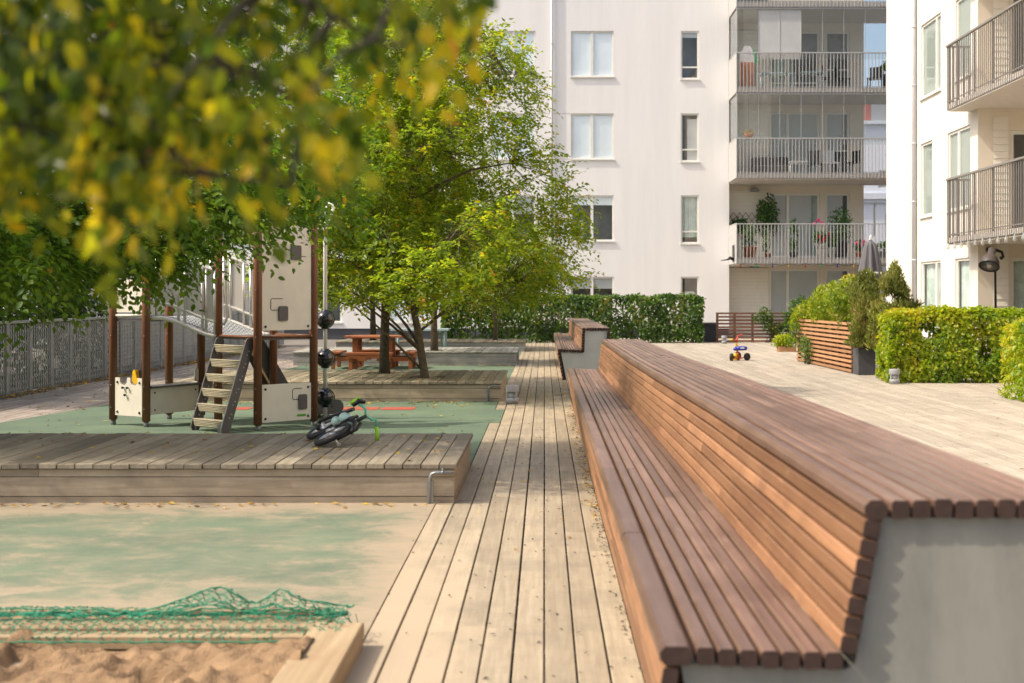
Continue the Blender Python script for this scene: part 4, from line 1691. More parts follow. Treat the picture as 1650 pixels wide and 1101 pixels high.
def window(f, root, a, b, c, d, mulls=(), transom=None, blinds=(), sill=True, name='window', fmat=None, fw=.055, bmat=None):
    """frame with panes and what hangs behind them, in the opening a..b, c..d"""
    m = MB()
    e = .004
    d0, d1 = .035, .080
    fbox(m, f, a + e, a + fw, c + e, d - e, d0, d1)
    fbox(m, f, b - fw, b - e, c + e, d - e, d0, d1)
    fbox(m, f, a + fw, b - fw, d - fw, d - e, d0, d1)
    fbox(m, f, a + fw, b - fw, c + e, c + fw, d0, d1)
    for mu in mulls:
        u = a + (b - a) * mu
        fbox(m, f, u - .05, u + .05, c + fw, d - fw, d0 - .006, d1)
    if transom is not None:
        w = c + (d - c) * transom
        fbox(m, f, a + fw, b - fw, w - .028, w + .028, d0 + .002, d1)
    o = m.build(name, fmat or M['frame'], root)
    p = MB()
    p.add([f(a + fw, c + fw, .062), f(b - fw, c + fw, .062), f(b - fw, d - fw, .062), f(a + fw, d - fw, .062)], [(0, 1, 2, 3)])
    p.build('pane', M['glass'], o)
    for (ua, ub, wa, wb, mm) in blinds:
        q = MB()
        u0, u1 = a + .03 + (b - a - .06) * ua, a + .03 + (b - a - .06) * ub
        w0, w1 = c + .03 + (d - c - .06) * wa, c + .03 + (d - c - .06) * wb
        if mm == 'curtain':
            n = 22
            vs = []
            for i in range(n + 1):
                dd = .15 + .025 * math.sin(i * 1.9) + .012 * math.sin(i * .7)
                uu = u0 + (u1 - u0) * i / n
                vs += [f(uu, w0, dd), f(uu, w1, dd)]
            q.smooth = True
            q.add(vs, [(2 * i, 2 * i + 2, 2 * i + 3, 2 * i + 1) for i in range(n)])
            q.build('curtain', M['curtain'], o)
        else:
            q.add([f(u0, w0, .084), f(u1, w0, .084), f(u1, w1, .084), f(u0, w1, .084)], [(0, 1, 2, 3)])
            q.build('blind', M[mm], o)
    if sill:
        s = MB()
        fbox(s, f, a - .035, b + .035, c - .045, c - .006, -.055, .03)
        s.build('sill', M['sill'], o)
    return o


bb = thing('apartment_building', 'large white rendered apartment block across the end of the courtyard, with balconies', 'building', (0, 45.7, 0))
YW = 45.7
fB = lambda u, w, d: Vector((u, YW + d, w))
tops = [2.17, 5.08, 8.01, 10.96]
ops, wins = [], []
two = [(.955, 2.486), (-1.887, -.31), (-5.6, -4.05), (-8.8, -7.25), (-12.0, -10.45), (-15.2, -13.65), (-18.4, -16.85)]
styles = {
    (0, 3): [(0, .485, 0, 1, 'blind'), (.52, 1, 0, 1, 'blind')], (0, 2): [(0, 1, 0.0, 1, 'blind')], (0, 1): [(0, 1, .8, 1, 'blind'), (.0, .3, 0, .45, 'blind_grey')], (0, 0): [(0, 1, .75, 1, 'blind_grey'), (0.05, .5, 0, .5, 'curtain')],
    (1, 3): [(0, 1, .12, 1, 'blind')], (1, 2): [(0, 1, 0, 1, 'blind')],
}
for ci, (a, b) in enumerate(two):
    for ri, tz in enumerate(tops):
        ops.append((a, b, tz - 1.63, tz))
        st_ = styles.get((ci, ri))
        if st_ is None:
            st_ = random.choice([[(0, 1, 0, 1, 'blind')], [(0, 1, .6, 1, 'blind_grey')], [(0, .4, 0, 1, 'curtain')], []])
        wins.append((a, b, tz - 1.63, tz, (.49,), None, st_))
nst = {3: [(0, 1, .88, 1, 'blind_grey')], 2: [(.35, 1, .0, .9, 'blind_grey')], 1: [(0, .95, .12, 1, 'curtain')], 0: [(.2, .8, 0, .7, 'blind_grey')]}
for ri, tz in enumerate(tops):
    ops.append((4.883, 5.527, tz - 1.72, tz))
    wins.append((4.883, 5.527, tz - 1.72, tz, (), .25, nst[ri]))
w_ = MB()
wall_grid(w_, fB, -26.0, 6.61, 0.32, 15.5, ops)
w_.add([(6.61, YW, .32), (6.61, YW + .75, .32), (6.61, YW + .75, 15.5), (6.61, YW, 15.5)], [(0, 1, 2, 3)])
w_.add([(-26, YW, .32), (-26, YW + 12, .32), (-26, YW + 12, 15.5), (-26, YW, 15.5)], [(0, 1, 2, 3)])
w_.build('wall', M['wall'], bb)
for a, b, c, d, mu, tr, bl in wins:
    window(fB, bb, a, b, c, d, mu, tr, bl)
m = MB()
fbox(m, fB, -26, 6.60, -.1, .315, .03, .3)
m.build('plinth', M['plinth'], bb)
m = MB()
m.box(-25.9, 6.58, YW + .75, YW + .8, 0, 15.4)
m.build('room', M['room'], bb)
m = MB()
m.box(-26.1, 13.2, YW - .1, YW + 12, 15.5, 15.8)
m.build('roof', M['raildark'], bb)
m = MB()
for tz in (tops[2], tops[2] - 1.63):
    for a, b in ((-.31 + .035, .955 - .035), (-4.05, -1.92)):
        fbox(m, fB, a, b, tz - .012, tz + .012, -.004, .002)
m.build('render_joint', M['slab'], bb)
m = MB()
m.tube([(.27, YW - .075, 0), (.27, YW - .075, 15.4)], .048, 12)
for z in np.arange(1.0, 15, 1.9):
    m.lathe([(.056, -.02), (.056, .02)], (.27, YW - .075, z), 12)
    m.box(.24, .30, YW - .06, YW + .01, z - .012, z + .012)
m.build('downpipe', M['pipegrey'], bb)
# recessed balcony bay
YL = 46.4
fL = lambda u, w, d: Vector((u, YL + d, w))
floors = [0.0, 2.75, 5.69, 8.63]
lo, lw = [], []
for fi, z in enumerate(floors):
    lo.append((8.17, 10.0, z + .12, z + 2.47))
    lo.append((10.2, 11.09, z + .06, z + 2.47))
m = MB()
wall_grid(m, fL, 8.13, 11.6, 0, 15.5, lo)
m.add([(11.6, YL, 0), (11.6, YL + 8, 0), (11.6, YL + 8, 15.5), (11.6, YL, 15.5)], [(0, 1, 2, 3)])
fbox(m, fL, 6.61, 8.13, 15.2, 15.5, 0, .1)
m.build('bay_wall', M['beige'], bb)
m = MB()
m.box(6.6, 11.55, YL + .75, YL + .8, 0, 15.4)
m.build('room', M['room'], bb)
for fi, z in enumerate(floors):
    sid = MB()
    zz = z + .02
    while zz < z + 2.5:
        sid.add([(6.61, YL - .002, zz + .122), (8.128, YL - .002, zz + .122), (8.128, YL - .020, zz), (6.61, YL - .020, zz), (6.61, YL, zz), (8.128, YL, zz)],
                [(0, 1, 2, 3), (3, 2, 5, 4)])
        zz += .124
    sid.build('siding', M['siding'], bb)
m = MB()
for z in floors:
    m.box(6.612, 8.127, YL - .012, YL, z + 2.52, z + 2.94)
m.build('bay_band', M['beige'], bb)
blset = [[(0, 1, .0, 1, 'blind_grey')], [(0, .33, 0, 1, 'blind_grey'), (.36, .85, 0, 1, 'blind_grey'), (.85, 1, 0, 1, 'curtain')], [(0, 1, 0, 1, 'blind_grey')], [(0, .5, 0, .6, 'curtain')]]
for fi, z in enumerate(floors):
    window(fL, bb, 8.17, 10.0, z + .12, z + 2.47, (.37,), .2 if fi != 1 else None, blset[fi], False, fw=.08)
    window(fL, bb, 10.2, 11.09, z + .06, z + 2.47, (), .42, [(0, .75, .42, 1, 'blind_grey')] if fi < 3 else [], False, 'balcony_door', fw=.085)
YF, XL, XR = 43.9, 6.61, 12.7


def railing(f, u0, u1, z0, z1, pitch, mat, par, w=.021, dp=.03):
    m = MB()
    n = int((u1 - u0) / pitch)
    for i in range(n + 1):
        u = u0 + (u1 - u0) * i / n
        fbox(m, f, u - w / 2, u + w / 2, z0, z1 - .03, .03 - dp - .006, .03)
    fbox(m, f, u0 - .02, u1 + .02, z1 - .03, z1 + .01, -.012, .05)
    fbox(m, f, u0, u1, z0 + .18, z0 + .205, .031, .045)
    fbox(m, f, u0, u1, z0 + .0, z0 + .02, .031, .045)
    for u in np.arange(u0 + .01, u1, 1.08):
        fbox(m, f, u - .02, u + .02, z0 + .02, z1 - .03, .047, .08)
    return m.build('railing', mat, par)


for fi, z in enumerate(floors[1:] + [11.57]):
    m = MB()
    m.box(XL + .04, XR, YF + .09, YL + .0, z - .19, z - .01)
    m.box(XL + .03, XR, YF + .055, YF + .09, z - .15, z + .02)
    bal = m.build('balcony', M['slab'], bb)
    fF = lambda u, w, d: Vector((u, YF + d, w))
    railing(fF, XL, XR, z - .15, z + 1.22, .118, M['railgrey'], bal)
    m = MB()
    m.box(XL - .012, XL + .005, YF + .03, YW - .02, z - .15, z + 1.21)
    m.box(XL - .02, XL + .02, YF, YW - .02, z + 1.21, z + 1.24)
    m.build('side_screen', M['railgrey'], bal)
    if fi >= 1:
        m = MB()
        top = z + 2.94 - .22
        for i in range(8):
            u = XL + .03 + i * .735
            if fi == 2 and i in (1, 2):
                continue
            m = MB()
            m.add([(u + .006, YF + .10, z + 1.0), (u + .729, YF + .10, z + 1.0), (u + .729, YF + .10, top), (u + .006, YF + .10, top)], [(0, 1, 2, 3)])
            m.build('glazing_pane', M['balglass'], bal)
        for k in range(2):
            ya = YF + .12 + k * .8
            m = MB()
            m.add([(XL + .03, ya, z + 1.0), (XL + .03, ya + .78, z + 1.0), (XL + .03, ya + .78, top), (XL + .03, ya, top)], [(0, 1, 2, 3)])
            m.build('glazing_pane', M['balglass'], bal)
        m = MB()
        for i in range(9):
            u = XL + .03 + i * .735
            m.box(u - .007, u + .007, YF + .094, YF + .108, z + 1.0, top)
        fbox(m, fF, XL, XR, top, top + .06, .06, .14)
        m.build('glazing_frame', M['railgrey'], bal)
        if fi == 2:
            for i in (1, 2):
                m = MB()
                u = XL + .03 + i * .735
                m.box(u + .006, u + .729, YF + .105, YF + .112, z + 1.0, top)
                m.build('frosted_pane', M['blind_grey'], bal)
# dome lamps on the siding
for z in (floors[0], floors[1]):
    m = MB()
    m.lathe([(.17, 0), (.165, .04), (.14, .09), (.09, .13), (.02, .15)], (7.62, YL - .09, z + 2.52), 18)
    m.build('dome_lamp', M['lampgrey'], bb)
sl_ = thing('party_lights', 'string of small coloured bulbs hung below the lowest balcony of the white block', 'string lights', (9.5, YF + .06, 2.58))
m = MB()
pts = []
cols = ['redpl', 'clothg', 'blue', 'yellow']
bx = [6.75 + i * .556 for i in range(8)]
for i in range(7):
    for q in range(6):
        s = q / 6
        pts.append((bx[i] + .556 * s, YF + .07, 2.575 - .03 * math.sin(math.pi * s)))
pts.append((bx[7], YF + .07, 2.575))
m.tube(pts, .006, 5, False)
m.build('cable', M['black'], sl_)
for i, x in enumerate(bx):
    b = MB()
    b.lathe([(.012, .0), (.016, -.04), (.03, -.075), (.026, -.1), (.008, -.115)], (x, YF + .07, 2.575), 10)
    b.build('bulb', M[cols[i % 4]], sl_)
bk_ = thing('wall_bracket', 'small black bracket folded out from the side of the lowest balcony', 'bracket', (6.45, YF + .5, 2.7))
m = MB()
m.box(6.56, 6.59, YF + .4, YF + .75, 2.68, 3.25)
m.tube([(6.57, YF + .5, 2.76), (6.45, YF + .45, 2.80), (6.32, YF + .4, 2.73)], [.05, .06, .02], 8)
m.tube([(6.33, YF + .4, 2.74), (6.2, YF + .38, 2.72), (6.12, YF + .38, 2.71)], [.025, .018, .012], 6)
m.build('arm', M['black'], bk_)

# things on the balconies
def pot_plant(label, x, y, z, pr, phh, pmat, fr, fh, leafm='potleaf', flower=None, n=420, ll=.09, name='potted_plant', group='plants on the flowered balcony'):
    t = thing(name, label, 'plant', (x, y, z), group)
    m = MB()
    m.lathe([(pr * .72, 0), (pr, phh * .92), (pr * 1.06, phh * .92), (pr * 1.06, phh), (pr * .9, phh), (pr * .85, phh - .03)], (x, y, z), 18)
    m.build('pot', M[pmat], t)
    c = np.array([x, y, z + phh + fh * .45])

    def samp(k):
        p = rand_unit(k) * (RNG.random((k, 1)) ** .4) * np.array([fr, fr, fh * .55])
        keep = np.array([nz(q + c, 3.0) > -.15 for q in p])
        return (p + c)[keep]
    V, F, rd = leaf_blob(n, samp, ll, ll * .6, lambda p: nrm(p - c + np.array([0, 0, .2])), .9)
    arr_mesh('foliage', V, F, rd, M[leafm], t)
    s = MB()
    for i in range(7):
        a = i * 2.4
        s.tube([(x, y, z + phh - .04), (x + fr * .4 * math.cos(a), y + fr * .4 * math.sin(a), z + phh + fh * .5), (x + fr * .8 * math.cos(a), y + fr * .8 * math.sin(a), z + phh + fh * .75)], [.008, .006, .003], 4, False)
    s.build('stem', M['potleaf'], t)
    if flower:
        q = MB()
        fm, pts_ = flower
        for (dx, dz) in pts_:
            for k in range(9):
                v = Vector(rand_unit(1)[0]) * .05
                q.sphere((x + dx + v.x, y - fr * .8 + v.y * .5, z + phh + dz + v.z), .032, 7, 5)
        q.build('flower', M[fm], t)
    return t


zb = 2.76
yb = YF + .42
pot_plant('leafy plant in a big terracotta pot at the left end of the flowered balcony', 7.12, yb, zb, .24, .42, 'terracotta', .30, .8)
pot_plant('low plant in a small terracotta pot beside the big one on the flowered balcony', 7.75, yb, zb, .13, .2, 'terracotta', .2, .6)
pot_plant('narrow upright bamboo like plant against the flowered balcony railing', 8.63, yb - .05, zb, .15, .24, 'planter', .17, 1.2, n=520)
pot_plant('geranium with red flowers in a hanging white box on the flowered balcony', 9.55, yb - .1, zb + .35, .2, .17, 'white', .26, .5, flower=('redpetal', [(-.05, .25), (0, .12), (.1, .2), (.3, .32)]))
pot_plant('bushy tree like plant in a tall grey tub on the flowered balcony', 10.35, yb + .35, zb, .28, .62, 'planter', .5, 1.25, n=900, flower=('pink', [(-.85, .72), (-.98, .60), (-.75, .62)]))
pot_plant('plant in a tall tapered white pot in the middle of the flowered balcony', 9.98, yb, zb, .14, .4, 'white', .2, .5)
pot_plant('geranium with pink flowers in a terracotta pot on the flowered balcony floor', 10.75 + .2, yb, zb, .16, .24, 'terracotta', .24, .45, flower=('pink', [(-.15, .3), (.1, .36), (.02, .22)]))
pot_plant('low dark plant in a grey box near the right of the flowered balcony', 11.75, yb, zb, .18, .28, 'lampgrey', .26, .32)
pot_plant('tall plant at the far right end of the flowered balcony', 12.35, yb, zb, .2, .4, 'terracotta', .3, 1.0)
tc_ = thing('climbing_plant', 'green climber on a lattice trellis against the siding above the flowered balcony', 'plant', (7.5, YL - .2, zb))
m = MB()
for i in range(-4, 9):
    for sg in (1, -1):
        a = Vector((6.75 + i * .22, YL - .10, zb + 1.0))
        b = a + Vector((sg * .55, 0, .75))
        pts = [q for q in (a.lerp(b, s / 8) for s in range(9)) if 6.55 < q.x < 8.55]
        if len(pts) > 1:
            m.tube(pts, .012, 4, False)
m.build('trellis', M['slatdark'], tc_)
c1 = np.array([8.05, YL - .3, zb + 1.6])
c2 = np.array([7.05, YL - .25, zb + 1.25])


def samp(k):
    a = rand_unit(k) * (RNG.random((k, 1)) ** .4) * np.array([.42, .25, .85]) + c1
    b = rand_unit(k // 2) * (RNG.random((k // 2, 1)) ** .4) * np.array([.32, .2, .3]) + c2
    p = np.concatenate([a, b])
    return p[[nz(q, 3.5) > -.2 for q in p]]


V, F, rd = leaf_blob(900, samp, .10, .07, lambda p: nrm(np.tile(np.array([0, -1, .4]), (len(p), 1))), .9)
arr_mesh('foliage', V, F, rd, M['potleaf'], tc_)


def chair(label, x, y, z, rz, mat, group='chairs on the glazed balconies'):
    t = thing('balcony_chair', label, 'chair', (x, y, z), group)
    mt = Matrix.Translation((x, y, z)) @ Matrix.Rotation(rz, 4, 'Z')
    m = MB()
    m.box(-.22, .22, -.22, .22, .42, .46, mt, ch=.01)
    m.build('seat', M[mat], t)
    m = MB()
    for i in range(4):
        m.box(-.21 + i * .11, -.12 + i * .11, .2, .235, .47, .88, mt)
    m.build('backrest', M[mat], t)
    for sx in (-.19, .19):
        for sy in (-.19, .19):
            m = MB()
            m.tube([mt @ Vector((sx, sy, .42)), mt @ Vector((sx * 1.1, sy * 1.1, 0))], .017, 6)
            m.build('leg', M[mat], t)
    return t


def table(label, x, y, z, w, d, h, mat, group=None):
    t = thing('balcony_table', label, 'table', (x, y, z), group)
    m = MB()
    m.box(x - w / 2, x + w / 2, y - d / 2, y + d / 2, z + h - .04, z + h, ch=.008)
    m.build('tabletop', M[mat], t)
    for sx in (-1, 1):
        for sy in (-1, 1):
            m = MB()
            m.tube([(x + sx * (w / 2 - .06), y + sy * (d / 2 - .06), z), (x + sx * (w / 2 - .06), y + sy * (d / 2 - .06), z + h - .04)], .02, 6)
            m.build('leg', M[mat], t)
    return t


z2, z3 = 5.70, 8.64
table('low white table on the middle balcony', 8.9, YF + .9, z2, .6, .5, .5, 'white')
chair('white folding chair at the centre of the middle balcony', 10.05, YF + .85, z2, .3, 'white')
chair('dark chair left of the white chair on the middle balcony', 9.55, YF + 1.1, z2, 2.8, 'black')
chair('dark chair right of the white chair on the middle balcony', 10.75, YF + .9, z2, -1.2, 'black')
so_ = thing('balcony_sofa', 'dark grey sofa behind the railing on the middle balcony', 'sofa', (8.0, YF + 1.5, z2))
m = MB()
m.box(7.45, 8.75, YF + 1.3, YF + 1.95, z2 + .1, z2 + .42, ch=.04)
m.build('seat', M['hpl'], so_)
m = MB()
m.box(7.45, 8.75, YF + 1.952, YF + 2.15, z2 + .1, z2 + .78, ch=.05)
m.build('backrest', M['hpl'], so_)
hb_ = thing('hanging_basket', 'round basket of dry red flowers on the middle balcony', 'flower basket', (7.1, YF + .5, z2 + 1.3))
m = MB()
m.lathe([(.05, -.12), (.13, -.03), (.16, .05), (.15, .06)], (7.1, YF + .5, z2 + 1.35), 14)
m.build('basket', M['terracotta'], hb_)
V, F, rd = leaf_blob(160, lambda k: np.array([7.1, YF + .5, z2 + 1.45]) + rand_unit(k) * np.array([.2, .2, .13]) * RNG.random((k, 1)) ** .4, .06, .04, lambda p: rand_unit(len(p)), .5)
arr_mesh('flowers', V, F, rd, M['litter'], hb_)
m = MB()
m.tube([(7.1, YF + .5, z2 + 1.45), (7.1, YF + .5, z2 + 2.7)], .006, 4)
m.build('cord', M['black'], hb_)
table('pale blue table on the top balcony, left', 8.15, YF + .8, z3, 1.2, .6, .62, 'bluetable')
table('pale blue table on the top balcony, beside the dark chairs', 9.35, YF + .85, z3, .8, .6, .66, 'bluetable')
chair('dark chair nearest the pale blue table on the top balcony', 9.95, YF + .75, z3, 1.3, 'black')
chair('dark chair in the middle of the top balcony', 10.45, YF + .95, z3, 1.7, 'black')
chair('dark chair near the right end of the top balcony', 11.55, YF + .8, z3, -.5, 'black')
cl = thing('hanging_laundry', 'white and orange clothes hanging at the left end of the top balcony', 'laundry', (7.05, YF + .4, z3))
def garment(poly, mat, y, nm):
    m = MB()
    m.prism([(7.05 + u, z3 + w) for u, w in poly], lambda u, w, t: Vector((u, y + t + .02 * math.sin(u * 30), w)), 0, .05)
    m.build(nm, M[mat], cl)
garment([(-.26, 1.2), (-.1, 1.52), (.1, 1.52), (.22, 1.2), (.2, .95), (-.25, .95)], 'clothw', YF + .42, 'shirt')
garment([(.2, 1.42), (.3, 1.25), (.38, .95), (.27, .92), (.17, 1.2)], 'clothg', YF + .41, 'sleeve')
garment([(-.28, .94), (-.02, .94), (-.06, .12), (-.28, .12)], 'clotho', YF + .40, 'trouser_leg')
garment([(0, .94), (.2, .94), (.2, .12), (.02, .12)], 'clotho', YF + .40, 'trouser_leg')
garment([(.205, .92), (.27, .92), (.27, .12), (.205, .12)], 'clothb', YF + .42, 'scarf')
pg = pot_plant('dark planter with bushy plant near the right end of the top balcony', 11.95, YF + .6, z3, .2, .55, 'clothb', .3, .5, group='plants on the glazed balconies')
pg = pot_plant('plant on a stand at the right end of the middle balcony', 12.25, YF + .6, z2, .2, .4, 'bluetable', .35, .7, group='plants on the glazed balconies')

# --- right building
rb = thing('apartment_building', 'cream rendered apartment block along the right side with grey balconies', 'building', (9.4, 30, 0))
XW = 9.4
fR = lambda u, w, d: Vector((XW + d, u, w))
rops = [(30.29, 31.89, 6.37, 8.2), (28.17, 29.2, 6.37, 8.2), (30.97, 31.9, 3.43, 5.25), (28.2, 29.78, 3.43, 5.25), (30.3, 31.9, .5, 2.31), (28.25, 29.24, .5, 2.31)]
m = MB()
wall_grid(m, fR, 27.7, 35.1, 0, 15.5, rops)
m.add([(XW, 35.1, 0), (XW + 14, 35.1, 0), (XW + 14, 35.1, 15.5), (XW, 35.1, 15.5)], [(0, 1, 2, 3)])
m.build('wall', M['wallwarm'], rb)
for (a, b, c, d), mu, bl in zip(rops, ((.27,), (), (), (.56,), (.27,), ()),
                                ([(0, 1, 0, 1, 'blind_green')], [(0, 1, 0, 1, 'blind_green')], [(0, 1, 0, 1, 'blind_green')], [(0, 1, 0, 1, 'blind_green')], [(.1, 1, 0, 1, 'curtain')], [(0, 1, 0, 1, 'curtain')])):
    window(fR, rb, a, b, c, d, mu, None, bl, True)
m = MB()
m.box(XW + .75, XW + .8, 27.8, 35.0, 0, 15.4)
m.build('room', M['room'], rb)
m = MB()
for z in (8.2, 6.37):
    fbox(m, fR, 29.24, 30.25, z - .010, z + .010, -.004, .002)
for z in (5.25, 3.43):
    fbox(m, fR, 29.82, 30.93, z - .010, z + .010, -.004, .002)
m.build('render_joint', M['slab'], rb)
m = MB()
xp, yp_ = XW - .075, 32.25
m.tube([(xp, yp_, 0), (xp, yp_, 15.4)], .055, 12)
for z in np.arange(.9, 15, 1.47):
    m.lathe([(.064, -.022), (.064, .022)], (xp, yp_, z), 12)
    m.box(xp, XW + .005, yp_ - .02, yp_ + .02, z - .015, z + .015)
m.build('downpipe', M['pipegrey'], rb)
YS = 27.7
fS = lambda u, w, d: Vector((u, YS + d, w))
dops = [(10.1, 11.3, z + .05, z + 2.3) for z in floors]
m = MB()
wall_grid(m, fS, XW, 9.71, 0, 15.5, [])
wall_grid(m, fS, 9.71, 12.5, 0, 15.5, dops)
m.add([(12.5, 20, 0), (12.5, YS, 0), (12.5, YS, 15.5), (12.5, 20, 15.5)], [(0, 1, 2, 3)])
m.add([(XW, 20, 0), (12.5, 20, 0), (12.5, 20, 15.5), (XW, 20, 15.5)], [(0, 1, 2, 3)])
m.add([(XW, 6, 0), (XW, 20, 0), (XW, 20, 15.5), (XW, 6, 15.5)], [(0, 1, 2, 3)])
m.build('bay_wall', M['beige'], rb)
m = MB()
m.box(9.8, 12.4, YS + .7, YS + .75, 0, 15.4)
m.build('room', M['room'], rb)
m = MB()
for z in floors:
    m, m2 = MB(), MB()
    m1 = m
    zz = z + .02
    while zz < z + 2.6:
        m = m1
        for (xa, xb), m in (((9.73, 10.06), m), ((11.34, 12.49), m2)):
            m.add([(xa, YS - .003, zz + .150), (xb, YS - .003, zz + .150), (xb, YS - .018, zz), (xa, YS - .018, zz), (xa, YS, zz), (xb, YS, zz)], [(0, 1, 2, 3), (3, 2, 5, 4)])
        zz += .152
    m1.build('siding', M['siding'], rb)
    m2.build('siding', M['siding'], rb)
for (a, b, c, d) in dops:
    window(fS, rb, a, b, c, d, (), None, [(0, 1, 0, 1, 'curtain')] if c < 1 else [(.3, 1, 0, .8, 'blind_grey')], False, 'balcony_door', fw=.085)
m = MB()
m.box(XW - .02, XW + 14, 6, 35.2, 15.5, 15.8)
m.build('roof', M['raildark'], rb)
XB = 8.87
for fi, z in enumerate(floors[1:] + [11.57]):
    m = MB()
    m.box(XB + .05, 12.49, 20.02, 28.15, z - .17, z - .01)
    bal = m.build('balcony', M['slab'], rb)
    fX = lambda u, w, d: Vector((XB + d, u, w))
    railing(fX, 20.05, 28.2, z - .14, z + 1.28, .118, M['raildark'], bal, .020, .008)
    fY = lambda u, w, d: Vector((u, 28.23 - d, w))
    railing(fY, XB + .06, XW - .03, z - .14, z + 1.28, .105, M['raildark'], bal, .022)
hl = thing('bulb_string', 'string of clear round bulbs hanging under the right hand balcony edge', 'string lights', (XB, 25, 2.6))
m = MB()
ys_b = [28.0 - .44 * i for i in range(14)]
m.tube([(XB - .02, ys_b[0] + (ys_b[-1] - ys_b[0]) * i / 60, 2.625 - .012 * abs(math.sin(i * .68))) for i in range(61)], .006, 5, False)
m.build('cable', M['black'], hl)
for y in ys_b:
    b = MB()
    b.lathe([(.014, 0), (.016, -.035), (.034, -.075), (.04, -.105), (.028, -.135), (.006, -.145)], (XB - .02, y, 2.62), 12)
    b.build('bulb', M['bulb'], hl)
# far house seen through the gap
fh = thing('distant_house', 'pale blue white house with a cornice seen between the two apartment blocks', 'building', (22, 75, 0))
m = MB()
fD = lambda u, w, d: Vector((u, 75 + d, w))
dop = [(19.6, 21.2, 7.85, 8.9), (19.3, 19.5, 5.0, 7.0), (20.0, 22.0, 4.6, 6.4), (19.6, 21.4, 1.4, 3.4)]
wall_grid(m, fD, 15, 34, 0, 11.6, dop, .2)
m.build('wall', M['bluewall'], fh)
for (a, b, c, d) in dop:
    window(fD, fh, a, b, c, d, (.5,) if b - a > .6 else (), None, [(0, 1, 0, 1, 'blind_grey')], False)
m = MB()
fbox(m, fD, 15, 34, 7.2, 7.55, -.25, 0.0)
fbox(m, fD, 15, 34, 7.0, 7.195, -.12, 0.0)
fbox(m, fD, 15, 34, 11.6, 11.8, -.2, 9)
m.build('cornice', M['bluewall'], fh)
m = MB()
fbox(m, fD, 18.5, 19.3, 11.8, 13.1, .5, 3)
m.build('red_gable', M['brick'], fh)
m = MB()
fbox(m, fD, 19.31, 34, 11.8, 12.9, .5, 8)
fbox(m, fD, 15.0, 18.49, 11.8, 12.2, .5, 8)
m.build('attic', M['lampgrey'], fh)
m = MB()
m.box(15.1, 33.9, 75.9, 76, 0, 11.5)
m.build('room', M['room'], fh)

# --------------------------------------------------------------------------- right hand terrace things
def slat_fence(t, f, u0, u1, z1, rows, posts, mat, pmat, th=.022, wd=.055):
    m = MB()
    for i in range(rows):
        z = .045 + (z1 - .07) * i / (rows - 1)
        m.rnd()
        fbox(m, f, u0, u1, z - wd / 2, z + wd / 2, -th, 0)
    m.build('slats', mat, t)
    for u in posts:
        p = MB()
        p.rnd()
        fbox(p, f, u - .035, u + .035, 0, z1 - .005, .002, .06)
        p.build('fence_post', pmat, t)


sf = thing('slatted_screen', 'reddish wooden slatted planter screen facing the long bench', 'screen', (5.72, 26.3, 0))
fA = lambda u, w, d: Vector((5.69 + (28.7 - u) * .02 + d, u, w))
m = MB()
slat_fence(sf, fA, 24.0, 28.7, .95, 11, [24.04, 24.55, 25.1, 25.65, 26.2, 26.75, 27.3, 27.85, 28.66], M['slat'], M['slatdark'], .024, .05)
m = MB()
for i in range(6):
    z = .08 + i * .165
    m.box(5.80, 6.25, 24.0, 24.022, z - .05, z + .05)
m.box(5.84, 6.6, 24.1, 28.6, .01, .62)
m.build('planter_box', M['slatdark'], sf)
m = MB()
m.box(5.86, 6.58, 24.12, 28.58, .60, .66)
m.build('soil', M['soil'], sf)
sf2 = thing('slatted_screen', 'dark brown slat fence in front of the white building', 'screen', (6.6, 40.6, 0))
fC = lambda u, w, d: Vector((u, 40.6 + d, w))
slat_fence(sf2, fC, 5.45, 8.9, .95, 9, [5.5, 6.05, 6.62, 7.23, 7.85, 8.4, 8.86], M['slatdark'], M['slatdark'], .024, .058)


def tall_planter(label, x0, x1, y0, y1, h, mat):
    t = thing('box_planter', label, 'planter', ((x0 + x1) / 2, (y0 + y1) / 2, 0), 'tall grey box planters')
    m = MB()
    m.box(x0, x1, y0, y1, 0, h, ch=.01)
    m.build('box', mat, t)
    m = MB()
    m.box(x0 + .03, x1 - .03, y0 + .03, y1 - .03, h + .001, h + .012)
    m.build('soil', M['soil'], t)
    return t


tall_planter('dark grey tall box planter at the end of the slatted screen', 5.765, 6.18, 23.45, 23.87, .48, M['planter'])
tall_planter('taupe box planter half hidden by the yellow green hedge', 5.87, 6.27, 22.25, 22.65, .47, M['planterl'])


